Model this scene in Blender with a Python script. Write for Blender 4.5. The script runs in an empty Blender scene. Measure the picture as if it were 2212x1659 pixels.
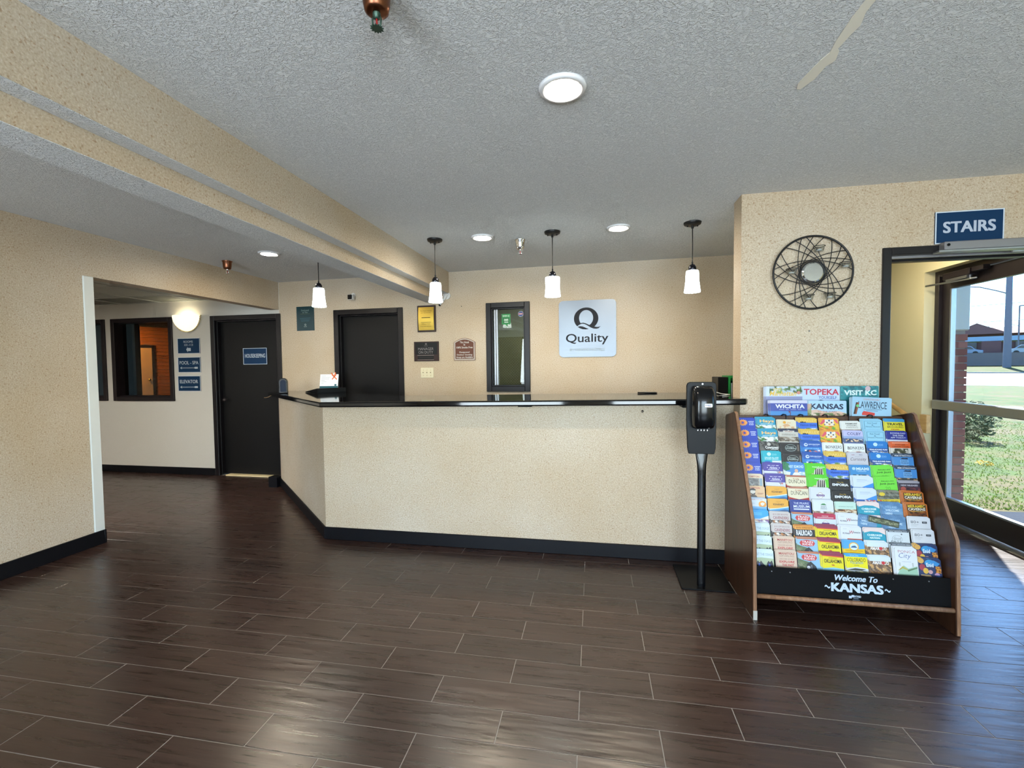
import bpy, bmesh, math, random
from mathutils import Vector, Matrix
random.seed(7)
R = math.radians
scene = bpy.context.scene
COL = scene.collection

# ------------------------------------------------------------------ camera
def make_camera():
    yaw, pitch, roll = R(10.526), R(-2.246), R(-0.662)
    c, s = math.cos(yaw), math.sin(yaw)
    fw = Vector((-s, c, 0)); rt = Vector((c, s, 0)); up = Vector((0, 0, 1))
    f2 = fw * math.cos(pitch) + up * math.sin(pitch)
    u2 = up * math.cos(pitch) - fw * math.sin(pitch)
    c, s = math.cos(roll), math.sin(roll)
    r3 = rt * c + u2 * s
    u3 = u2 * c - rt * s
    cam = bpy.data.cameras.new('camera')
    cam.sensor_fit = 'HORIZONTAL'; cam.sensor_width = 36.0
    cam.lens = 978.0 * 36.0 / 2212.0
    cam.clip_start = 0.05; cam.clip_end = 600
    o = bpy.data.objects.new('camera', cam); COL.objects.link(o)
    b = -f2
    o.matrix_world = Matrix(((r3.x, u3.x, b.x, 0), (r3.y, u3.y, b.y, 0), (r3.z, u3.z, b.z, 1.37), (0, 0, 0, 1)))
    scene.camera = o
make_camera()

# ------------------------------------------------------------------ world, sun, daylight, exposure
SUN_DIR = Vector((0.44, 0.90, 1.05)).normalized()        # towards the sun
def make_world():
    w = bpy.data.worlds.new('sky'); scene.world = w
    w.use_nodes = True
    nt = w.node_tree; nt.nodes.clear()
    out = nt.nodes.new('ShaderNodeOutputWorld'); bg = nt.nodes.new('ShaderNodeBackground')
    sky = nt.nodes.new('ShaderNodeTexSky')
    sky.sky_type = 'NISHITA'; sky.sun_disc = False
    sky.sun_elevation = math.asin(SUN_DIR.z); sky.sun_rotation = math.atan2(SUN_DIR.x, SUN_DIR.y)
    sky.altitude = 300; sky.air_density = 1.0; sky.dust_density = 0.6; sky.ozone_density = 2.0
    bg.inputs['Strength'].default_value = SKY_STRENGTH
    tint = nt.nodes.new('ShaderNodeMix'); tint.data_type = 'RGBA'; tint.blend_type = 'MULTIPLY'; tint.inputs[0].default_value = 1.0
    tint.inputs[7].default_value = (0.70, 0.93, 1.15, 1)
    nt.links.new(sky.outputs[0], tint.inputs[6]); nt.links.new(tint.outputs[2], bg.inputs[0]); nt.links.new(bg.outputs[0], out.inputs[0])
SKY_STRENGTH = 0.78
SUN_STRENGTH = 40.0
make_world()
def sun_lamp():
    l = bpy.data.lights.new('sun', 'SUN'); l.energy = SUN_STRENGTH; l.angle = R(0.6); l.color = (1.0, 0.96, 0.9)
    o = bpy.data.objects.new('sun', l); COL.objects.link(o)
    o.rotation_euler = SUN_DIR.to_track_quat('Z', 'Y').to_euler(); o.location = (20, 40, 40)
sun_lamp()
def daylight(name, loc, rot, sx, sy, energy, color):
    l = bpy.data.lights.new(name, 'AREA'); l.shape = 'RECTANGLE'; l.size = sx; l.size_y = sy
    l.energy = energy; l.color = color
    o = bpy.data.objects.new(name, l); COL.objects.link(o); o.location = loc; o.rotation_euler = rot
    return o
# daylight falling in through the front windows behind the camera and the glazed entrance on the right
daylight('front_window_daylight', (-1.72, -3.02, 1.25), (R(104), 0, 0), 2.1, 1.9, 190, (0.80, 0.91, 1.0))
daylight('front_window_daylight', (1.38, -3.02, 1.25), (R(104), 0, 0), 2.1, 1.9, 190, (0.80, 0.91, 1.0))
# portals only steer the sky light through the side window and the stair door
daylight('side_window_portal', (3.06, 1.85, 1.2), (R(90), 0, R(90)), 1.5, 1.85, 1, (1, 1, 1)).data.cycles.is_portal = True
daylight('stair_door_portal', (3.06, 4.08, 1.07), (R(90), 0, R(90)), 1.06, 2.14, 1, (1, 1, 1)).data.cycles.is_portal = True
scene.view_settings.view_transform = 'Standard'
scene.view_settings.look = 'None'
scene.view_settings.gamma = 1.0
scene.view_settings.use_curve_mapping = False
scene.view_settings.exposure = 0.14
scene.cycles.use_denoising = True
scene.cycles.use_adaptive_sampling = True
scene.cycles.adaptive_threshold = 0.12
scene.cycles.adaptive_min_samples = 20
scene.cycles.max_bounces = 5
scene.cycles.diffuse_bounces = 3
scene.cycles.glossy_bounces = 3
scene.cycles.transmission_bounces = 3
scene.cycles.transparent_max_bounces = 10
scene.cycles.caustics_reflective = False
scene.cycles.caustics_refractive = False
scene.cycles.sample_clamp_indirect = 6.0

# ------------------------------------------------------------------ helpers
def lin(c):
    return c / 12.92 if c <= 0.04045 else ((c + 0.055) / 1.055) ** 2.4
def C(h):
    h = h.lstrip('#')
    return tuple(lin(int(h[i:i + 2], 16) / 255) for i in (0, 2, 4))

class MB:
    """collects geometry and links it as one mesh object"""
    def __init__(s):
        s.v = []; s.f = []; s.m = []; s.c = []; s.sm = []
    def add(s, vs, fs, mat=0, col=None, smooth=False):
        b = len(s.v); s.v.extend([tuple(p) for p in vs])
        for f in fs:
            s.f.append(tuple(i + b for i in f)); s.m.append(mat); s.c.append(col or (1, 1, 1)); s.sm.append(smooth)
        return s
    def box(s, x0, x1, y0, y1, z0, z1, mat=0, col=None):
        vs = [(x, y, z) for z in (z0, z1) for y in (y0, y1) for x in (x0, x1)]
        return s.add(vs, [(0, 2, 3, 1), (4, 5, 7, 6), (0, 1, 5, 4), (2, 6, 7, 3), (0, 4, 6, 2), (1, 3, 7, 5)], mat, col)
    def prism(s, poly, a, b, axis='z', mat=0, col=None, smooth=False):
        n = len(poly)
        def P(p, t):
            if axis == 'z': return (p[0], p[1], t)
            if axis == 'y': return (p[0], t, p[1])
            return (t, p[0], p[1])
        vs = [P(p, a) for p in poly] + [P(p, b) for p in poly]
        s.add(vs, [tuple(range(n))[::-1], tuple(range(n, 2 * n))], mat, col)
        return s.add(vs, [(i, (i + 1) % n, n + (i + 1) % n, n + i) for i in range(n)], mat, col, smooth)
    def cyl(s, p0, p1, r0, r1=None, n=12, mat=0, col=None, caps=True, smooth=True):
        r1 = r0 if r1 is None else r1
        p0 = Vector(p0); p1 = Vector(p1); d = (p1 - p0).normalized()
        a = Vector((0, 0, 1)) if abs(d.z) < 0.9 else Vector((1, 0, 0))
        u = d.cross(a).normalized(); w = d.cross(u)
        vs = []
        for p, r in ((p0, r0), (p1, r1)):
            for i in range(n):
                t = 2 * math.pi * i / n
                vs.append(p + (u * math.cos(t) + w * math.sin(t)) * r)
        s.add(vs, [(i, n + i, n + (i + 1) % n, (i + 1) % n) for i in range(n)], mat, col, smooth)
        if caps: s.add(vs, [tuple(range(n)), tuple(range(2 * n - 1, n - 1, -1))], mat, col)
        return s
    def lathe(s, prof, n=24, o=(0, 0, 0), mat=0, col=None, smooth=True, a0=0.0, a1=2 * math.pi, axis='z', sx=1.0, sy=1.0):
        full = abs(a1 - a0 - 2 * math.pi) < 1e-6
        k = n if full else n + 1
        vs = []
        for (r, z) in prof:
            for i in range(k):
                t = a0 + (a1 - a0) * i / n
                q = (r * math.cos(t) * sx, r * math.sin(t) * sy, z)
                if axis == 'y': q = (q[0], -q[2], q[1])
                vs.append((o[0] + q[0], o[1] + q[1], o[2] + q[2]))
        fs = []
        for j in range(len(prof) - 1):
            for i in range(n if full else n):
                i2 = (i + 1) % k
                fs.append((j * k + i, j * k + i2, (j + 1) * k + i2, (j + 1) * k + i))
        return s.add(vs, fs, mat, col, smooth)
    def tube(s, pts, r, n=8, mat=0, col=None, closed=False, smooth=True):
        pts = [Vector(p) for p in pts]; m = len(pts); vs = []
        prev = None
        for i, p in enumerate(pts):
            if closed: d = pts[(i + 1) % m] - pts[i - 1]
            else: d = pts[min(i + 1, m - 1)] - pts[max(i - 1, 0)]
            d.normalize()
            if prev is None:
                a = Vector((0, 0, 1)) if abs(d.z) < 0.9 else Vector((1, 0, 0))
                u = d.cross(a).normalized()
            else:
                u = (prev - d * prev.dot(d)).normalized()
            prev = u; w = d.cross(u)
            rr = r[i] if isinstance(r, (list, tuple)) else r
            for j in range(n):
                t = 2 * math.pi * j / n
                vs.append(p + (u * math.cos(t) + w * math.sin(t)) * rr)
        fs = []
        for i in range(m if closed else m - 1):
            i2 = (i + 1) % m
            for j in range(n):
                j2 = (j + 1) % n
                fs.append((i * n + j, i * n + j2, i2 * n + j2, i2 * n + j))
        if not closed:
            fs.append(tuple(range(n))[::-1]); fs.append(tuple(range((m - 1) * n, m * n)))
        return s.add(vs, fs, mat, col, smooth)
    # flat print lying in the local XZ plane, facing -Y, at depth y
    def flat(s, pts, y, mat=0, col=None):
        return s.add([(p[0], y, p[1]) for p in pts], [tuple(range(len(pts)))], mat, col)
    def frect(s, x0, z0, x1, z1, y, mat=0, col=None):
        return s.flat([(x0, z0), (x1, z0), (x1, z1), (x0, z1)], y, mat, col)
    def fcirc(s, cx, cz, r, y, mat=0, col=None, n=16, rz=None):
        rz = r if rz is None else rz
        return s.flat([(cx + r * math.cos(2 * math.pi * i / n), cz + rz * math.sin(2 * math.pi * i / n)) for i in range(n)], y, mat, col)
    def text(s, txt, x0, x1, z0, z1, y, mat=0, col=None, bold=0.0, shear=0.0, keep=False, fat=0.0):
        vs, fs, (bx0, bz0, bx1, bz1) = glyphs(txt, bold, shear, 4 if fat else 2)
        if fat:
            # heavy lettering: overlapped copies shifted sideways and upward
            V2, F2 = [], []
            for dx, dz in ((-fat, 0), (0, 0), (fat, 0), (-fat, fat * 0.6), (fat, fat * 0.6), (-fat, -fat * 0.6), (fat, -fat * 0.6)):
                b_ = len(V2); V2 += [(p[0] + dx, p[1] + dz) for p in vs]; F2 += [tuple(i + b_ for i in f) for f in fs]
            vs, fs = V2, F2; bx0 -= fat; bx1 += fat; bz0 -= fat * 0.6; bz1 += fat * 0.6
        sx = (x1 - x0) / max(bx1 - bx0, 1e-6); sz = (z1 - z0) / max(bz1 - bz0, 1e-6)
        ox = x0
        if keep:
            k = min(sx, sz); ox = (x0 + x1) / 2 - k * (bx1 - bx0) / 2; sx = sz = k
        nv = len(vs) // 7 if fat else len(vs) + 1
        return s.add([(ox + (p[0] - bx0) * sx, y - 0.00004 * (i // nv), z0 + (p[1] - bz0) * sz) for i, p in enumerate(vs)], fs, mat, col)
    def build(s, name, mats, parent=None, loc=None, rot=None, bevel=0.0, seg=1, mesh=None):
        me = s.mesh(name, mats, bevel, seg)
        return link(name, me, parent, loc, rot)
    def mesh(s, name, mats, bevel=0.0, seg=1):
        me = bpy.data.meshes.new(name)
        me.from_pydata(s.v, [], s.f)
        if not isinstance(mats, (list, tuple)): mats = [mats]
        for m in mats: me.materials.append(m)
        me.polygons.foreach_set('material_index', s.m)
        me.polygons.foreach_set('use_smooth', s.sm)
        if any(c != (1, 1, 1) for c in s.c):
            at = me.color_attributes.new('Col', 'FLOAT_COLOR', 'CORNER')
            buf = []
            for f, c in zip(s.f, s.c):
                buf.extend((c[0], c[1], c[2], 1.0) * len(f))
            at.data.foreach_set('color', buf)
        if bevel > 0:
            bm = bmesh.new(); bm.from_mesh(me)
            bmesh.ops.remove_doubles(bm, verts=bm.verts, dist=1e-6)
            es = [e for e in bm.edges if len(e.link_faces) == 2 and e.calc_face_angle(0) > 0.5]
            bmesh.ops.bevel(bm, geom=es, offset=bevel, segments=seg, profile=0.7, affect='EDGES', clamp_overlap=True)
            bm.to_mesh(me); bm.free()
        me.update()
        return me

def link(name, me, parent=None, loc=None, rot=None):
    o = bpy.data.objects.new(name, me); COL.objects.link(o)
    if parent is not None: o.parent = parent
    if loc is not None: o.location = loc
    if rot is not None: o.rotation_euler = rot
    return o
def tag(o, label, cat, group=None, kind=None):
    o['label'] = label; o['category'] = cat
    if group: o['group'] = group
    if kind: o['kind'] = kind
    return o
def thing(name, label, cat, loc=(0, 0, 0), rot=(0, 0, 0), group=None):
    o = bpy.data.objects.new(name, None); COL.objects.link(o)
    o.location = loc; o.rotation_euler = rot; o.empty_display_size = 0.1
    return tag(o, label, cat, group)
def struct(o, label=None):
    o['kind'] = 'structure'
    if label: o['label'] = label
    return o
def copy_tree(o, parent=None):
    c = o.copy(); COL.objects.link(c)
    if parent is not None: c.parent = parent
    for ch in list(o.children): copy_tree(ch, c)
    return c

_gl = {}
def glyphs(txt, bold=0.0, shear=0.0, res=2):
    k = (txt, bold, shear, res)
    if k in _gl: return _gl[k]
    cu = bpy.data.curves.new('lettering', 'FONT'); cu.body = txt; cu.size = 1.0
    cu.offset = bold; cu.shear = shear; cu.resolution_u = res; cu.fill_mode = 'FRONT'; cu.space_line = 0.9
    cu.align_x = 'CENTER'
    o = bpy.data.objects.new('lettering', cu)
    me = bpy.data.meshes.new_from_object(o)
    vs = [(v.co.x, v.co.y) for v in me.vertices]
    fs = [tuple(p.vertices) for p in me.polygons]
    bpy.data.objects.remove(o); bpy.data.curves.remove(cu); bpy.data.meshes.remove(me)
    bb = (min(p[0] for p in vs), min(p[1] for p in vs), max(p[0] for p in vs), max(p[1] for p in vs))
    _gl[k] = (vs, fs, bb)
    return _gl[k]
# ------------------------------------------------------------------ materials
def new_mat(name):
    m = bpy.data.materials.new(name); m.use_nodes = True
    nt = m.node_tree
    return m, nt, nt.nodes['Principled BSDF']
def N(nt, t, **kw):
    n = nt.nodes.new(t)
    for k, v in kw.items():
        if k in n.inputs: n.inputs[k].default_value = v
        else: setattr(n, k, v)
    return n
def plain(name, col, rough=0.5, metal=0.0, spec=0.5, emit=None, estr=0.0, coat=0.0):
    m, nt, b = new_mat(name)
    b.inputs['Base Color'].default_value = (*C(col), 1)
    b.inputs['Roughness'].default_value = rough; b.inputs['Metallic'].default_value = metal
    b.inputs['Specular IOR Level'].default_value = spec
    b.inputs['Coat Weight'].default_value = coat; b.inputs['Coat Roughness'].default_value = 0.08
    if emit:
        b.inputs['Emission Color'].default_value = (*C(emit), 1); b.inputs['Emission Strength'].default_value = estr
    return m
def coords(nt, scale=(1, 1, 1), kind='Object'):
    tc = nt.nodes.new('ShaderNodeTexCoord'); mp = nt.nodes.new('ShaderNodeMapping')
    mp.inputs['Scale'].default_value = scale
    nt.links.new(tc.outputs[kind], mp.inputs[0])
    return mp.outputs[0]
def ramp(nt, fac, stops):
    r = nt.nodes.new('ShaderNodeValToRGB')
    el = r.color_ramp.elements
    while len(el) < len(stops): el.new(0.5)
    for e, (p, c) in zip(el, stops):
        e.position = p; e.color = (*C(c), 1)
    nt.links.new(fac, r.inputs[0])
    return r.outputs[0]
def bump(nt, b, h, strength, dist):
    n = nt.nodes.new('ShaderNodeBump'); n.inputs['Strength'].default_value = strength; n.inputs['Distance'].default_value = dist
    nt.links.new(h, n.inputs['Height']); nt.links.new(n.outputs[0], b.inputs['Normal'])

def wallpaper():
    m, nt, b = new_mat('speckled_wallpaper')
    co = coords(nt)
    n1 = N(nt, 'ShaderNodeTexNoise', Scale=125.0, Detail=3.0, Roughness=0.6); nt.links.new(co, n1.inputs[0])
    n2 = N(nt, 'ShaderNodeTexNoise', Scale=1.1, Detail=3.0, Roughness=0.5); nt.links.new(co, n2.inputs[0])
    n3 = N(nt, 'ShaderNodeTexNoise', Scale=95.0, Detail=1.0, Roughness=0.4); nt.links.new(co, n3.inputs[0])
    c1 = ramp(nt, n1.outputs[0], [(0.30, '#b19f89'), (0.45, '#c2b4a0'), (0.56, '#c8bba8'), (0.72, '#d8cfc1')])
    c2 = ramp(nt, n2.outputs[0], [(0.35, '#f1e8da'), (0.7, '#ffffff')])
    c3 = ramp(nt, n3.outputs[0], [(0.28, '#c39a6c'), (0.36, '#ffffff')])
    mx = N(nt, 'ShaderNodeMix', data_type='RGBA', blend_type='MULTIPLY'); mx.inputs[0].default_value = 1.0
    nt.links.new(c1, mx.inputs[6]); nt.links.new(c2, mx.inputs[7])
    mx2 = N(nt, 'ShaderNodeMix', data_type='RGBA', blend_type='MULTIPLY'); mx2.inputs[0].default_value = 0.5
    nt.links.new(mx.outputs[2], mx2.inputs[6]); nt.links.new(c3, mx2.inputs[7]); nt.links.new(mx2.outputs[2], b.inputs['Base Color'])
    b.inputs['Roughness'].default_value = 0.62; b.inputs['Specular IOR Level'].default_value = 0.3
    bump(nt, b, n1.outputs[0], 0.25, 0.004)
    return m
def ceiling_mat():
    m, nt, b = new_mat('knockdown_ceiling')
    co = coords(nt)
    n1 = N(nt, 'ShaderNodeTexNoise', Scale=80.0, Detail=4.0, Roughness=0.6, Distortion=1.0); nt.links.new(co, n1.inputs[0])
    h = ramp(nt, n1.outputs[0], [(0.40, '#000000'), (0.56, '#ffffff')])
    c = ramp(nt, n1.outputs[0], [(0.3, '#dcddde'), (0.65, '#eaebec')])
    nt.links.new(c, b.inputs['Base Color'])
    b.inputs['Roughness'].default_value = 0.75; b.inputs['Specular IOR Level'].default_value = 0.2
    bump(nt, b, h, 0.8, 0.0045)
    return m
def plaster(name, col, sc=90.0, st=0.3):
    m, nt, b = new_mat(name)
    co = coords(nt)
    n1 = N(nt, 'ShaderNodeTexNoise', Scale=sc, Detail=3.0); nt.links.new(co, n1.inputs[0])
    b.inputs['Base Color'].default_value = (*C(col), 1); b.inputs['Roughness'].default_value = 0.6
    bump(nt, b, n1.outputs[0], st, 0.004)
    return m
def plank_mat():
    m, nt, b = new_mat('wood_look_tile')
    tc = nt.nodes.new('ShaderNodeTexCoord'); oi = nt.nodes.new('ShaderNodeObjectInfo')
    sh = N(nt, 'ShaderNodeVectorMath', operation='MULTIPLY_ADD')
    cx = nt.nodes.new('ShaderNodeCombineXYZ')
    for i in range(3): nt.links.new(oi.outputs['Random'], cx.inputs[i])
    nt.links.new(cx.outputs[0], sh.inputs[0]); sh.inputs[1].default_value = (37.0, 53.0, 19.0)
    nt.links.new(tc.outputs['Object'], sh.inputs[2])
    mp = nt.nodes.new('ShaderNodeMapping'); mp.inputs['Scale'].default_value = (2.6, 60.0, 1.0)
    nt.links.new(sh.outputs[0], mp.inputs[0])
    n1 = N(nt, 'ShaderNodeTexNoise', Scale=1.0, Detail=5.0, Roughness=0.6, Distortion=0.6); nt.links.new(mp.outputs[0], n1.inputs[0])
    mp2 = nt.nodes.new('ShaderNodeMapping'); mp2.inputs['Scale'].default_value = (3.5, 22.0, 1.0)
    nt.links.new(sh.outputs[0], mp2.inputs[0])
    n2 = N(nt, 'ShaderNodeTexNoise', Scale=1.0, Detail=2.0, Roughness=0.5); nt.links.new(mp2.outputs[0], n2.inputs[0])
    c1 = ramp(nt, n1.outputs[0], [(0.26, '#1f120d'), (0.42, '#2f1e18'), (0.55, '#36241e'), (0.74, '#47322a')])
    hv = N(nt, 'ShaderNodeHueSaturation'); nt.links.new(c1, hv.inputs['Color'])
    mr = N(nt, 'ShaderNodeMapRange'); nt.links.new(oi.outputs['Random'], mr.inputs[0])
    mr.inputs[3].default_value = 0.82; mr.inputs[4].default_value = 1.15
    nt.links.new(mr.outputs[0], hv.inputs['Value'])
    nt.links.new(hv.outputs[0], b.inputs['Base Color'])
    mr2 = N(nt, 'ShaderNodeMapRange'); nt.links.new(n1.outputs[0], mr2.inputs[0])
    mr2.inputs[3].default_value = 0.20; mr2.inputs[4].default_value = 0.38
    nt.links.new(mr2.outputs[0], b.inputs['Roughness'])
    b.inputs['Specular IOR Level'].default_value = 0.72
    bump(nt, b, n2.outputs[0], 0.6, 0.004)
    return m
def wood(name, cols, scale=(3, 40, 40), rough=0.4, spec=0.4):
    m, nt, b = new_mat(name)
    co = coords(nt, scale)
    n1 = N(nt, 'ShaderNodeTexNoise', Scale=1.0, Detail=5.0, Roughness=0.6, Distortion=0.8); nt.links.new(co, n1.inputs[0])
    c = ramp(nt, n1.outputs[0], [(0.3, cols[0]), (0.5, cols[1]), (0.72, cols[2])])
    nt.links.new(c, b.inputs['Base Color']); b.inputs['Roughness'].default_value = rough
    b.inputs['Specular IOR Level'].default_value = spec
    return m
def brushed(name, col, rough=0.28):
    m, nt, b = new_mat(name)
    co = coords(nt, (2, 2, 260))
    n1 = N(nt, 'ShaderNodeTexNoise', Scale=1.0, Detail=2.0); nt.links.new(co, n1.inputs[0])
    b.inputs['Base Color'].default_value = (*C(col), 1); b.inputs['Metallic'].default_value = 1.0
    mr = N(nt, 'ShaderNodeMapRange'); nt.links.new(n1.outputs[0], mr.inputs[0])
    mr.inputs[3].default_value = rough * 0.8; mr.inputs[4].default_value = rough * 1.4
    nt.links.new(mr.outputs[0], b.inputs['Roughness'])
    return m
def glass(name, tint='#f4fbf9', refl=0.9, rough=0.0, dirt=0.0):
    m = bpy.data.materials.new(name); m.use_nodes = True
    nt = m.node_tree; nt.nodes.clear()
    out = nt.nodes.new('ShaderNodeOutputMaterial')
    t = nt.nodes.new('ShaderNodeBsdfTransparent'); t.inputs[0].default_value = (*C(tint), 1)
    g = nt.nodes.new('ShaderNodeBsdfGlossy'); g.inputs['Roughness'].default_value = rough
    f = nt.nodes.new('ShaderNodeFresnel')
    ge = nt.nodes.new('ShaderNodeNewGeometry')      # same reflectance on both faces of the sheet
    io = N(nt, 'ShaderNodeMath', operation='MULTIPLY_ADD'); io.inputs[1].default_value = 1 / 1.5 - 1.5; io.inputs[2].default_value = 1.5
    nt.links.new(ge.outputs['Backfacing'], io.inputs[0]); nt.links.new(io.outputs[0], f.inputs[0])
    k = N(nt, 'ShaderNodeMath', operation='MULTIPLY'); k.inputs[1].default_value = refl
    nt.links.new(f.outputs[0], k.inputs[0])
    mx = nt.nodes.new('ShaderNodeMixShader')
    nt.links.new(k.outputs[0], mx.inputs[0]); nt.links.new(t.outputs[0], mx.inputs[1]); nt.links.new(g.outputs[0], mx.inputs[2])
    nt.links.new(mx.outputs[0], out.inputs[0])
    return m
def print_mat():
    m, nt, b = new_mat('printed_card')
    a = nt.nodes.new('ShaderNodeAttribute'); a.attribute_name = 'Col'
    dk = N(nt, 'ShaderNodeMix', data_type='RGBA', blend_type='MULTIPLY'); dk.inputs[0].default_value = 1.0; dk.inputs[7].default_value = (0.80, 0.80, 0.80, 1)
    nt.links.new(a.outputs['Color'], dk.inputs[6]); nt.links.new(dk.outputs[2], b.inputs['Base Color'])
    b.inputs['Roughness'].default_value = 0.35; b.inputs['Specular IOR Level'].default_value = 0.4
    return m
def emissive(name, col, strength):
    m, nt, b = new_mat(name)
    b.inputs['Base Color'].default_value = (*C(col), 1)
    b.inputs['Emission Color'].default_value = (*C(col), 1); b.inputs['Emission Strength'].default_value = strength
    b.inputs['Roughness'].default_value = 0.4
    return m
def shade_glass():
    # frosted glass shade with diagonal clear cuts, lit from inside
    m, nt, b = new_mat('lit_shade_glass')
    tc = nt.nodes.new('ShaderNodeTexCoord'); sp = nt.nodes.new('ShaderNodeSeparateXYZ'); nt.links.new(tc.outputs['Object'], sp.inputs[0])
    at = N(nt, 'ShaderNodeMath', operation='ARCTAN2'); nt.links.new(sp.outputs[1], at.inputs[0]); nt.links.new(sp.outputs[0], at.inputs[1])
    ma = N(nt, 'ShaderNodeMath', operation='MULTIPLY_ADD'); nt.links.new(sp.outputs[2], ma.inputs[0]); ma.inputs[1].default_value = 26.0
    nt.links.new(at.outputs[0], ma.inputs[2])
    k = N(nt, 'ShaderNodeMath', operation='MULTIPLY'); nt.links.new(ma.outputs[0], k.inputs[0]); k.inputs[1].default_value = 14.0
    sn = N(nt, 'ShaderNodeMath', operation='SINE'); nt.links.new(k.outputs[0], sn.inputs[0])
    mr = N(nt, 'ShaderNodeMapRange'); nt.links.new(sn.outputs[0], mr.inputs[0])
    mr.inputs[1].default_value = -0.1; mr.inputs[2].default_value = 0.55; mr.inputs[3].default_value = PENDANT_E; mr.inputs[4].default_value = 0.40
    b.inputs['Base Color'].default_value = (0.22, 0.24, 0.24, 1); b.inputs['Roughness'].default_value = 0.25
    b.inputs['Emission Color'].default_value = (*C('#eefcfa'), 1)
    nt.links.new(mr.outputs[0], b.inputs['Emission Strength'])
    return m
def grass_mat():
    m, nt, b = new_mat('lawn_grass')
    co = coords(nt)
    n1 = N(nt, 'ShaderNodeTexNoise', Scale=0.9, Detail=6.0, Roughness=0.7); nt.links.new(co, n1.inputs[0])
    n2 = N(nt, 'ShaderNodeTexNoise', Scale=14.0, Detail=4.0, Roughness=0.7); nt.links.new(co, n2.inputs[0])
    c1 = ramp(nt, n1.outputs[0], [(0.36, '#2c3c0a'), (0.47, '#374a0f'), (0.55, '#4c4720'), (0.64, '#554930')])
    c2 = ramp(nt, n2.outputs[0], [(0.3, '#8a8a8a'), (0.7, '#ffffff')])
    mx = N(nt, 'ShaderNodeMix', data_type='RGBA', blend_type='MULTIPLY'); mx.inputs[0].default_value = 1.0
    nt.links.new(c1, mx.inputs[6]); nt.links.new(c2, mx.inputs[7]); nt.links.new(mx.outputs[2], b.inputs['Base Color'])
    b.inputs['Roughness'].default_value = 0.9; b.inputs['Specular IOR Level'].default_value = 0.1
    return m
def brick_mat():
    m, nt, b = new_mat('red_brick')
    oi = nt.nodes.new('ShaderNodeObjectInfo')
    c = ramp(nt, oi.outputs['Random'], [(0.0, '#6d3a30'), (0.5, '#80483c'), (1.0, '#8d5a4c')])
    nt.links.new(c, b.inputs['Base Color']); b.inputs['Roughness'].default_value = 0.85
    return m
DOWNLIGHT_E = 400.0
PENDANT_E = 16.0
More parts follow.
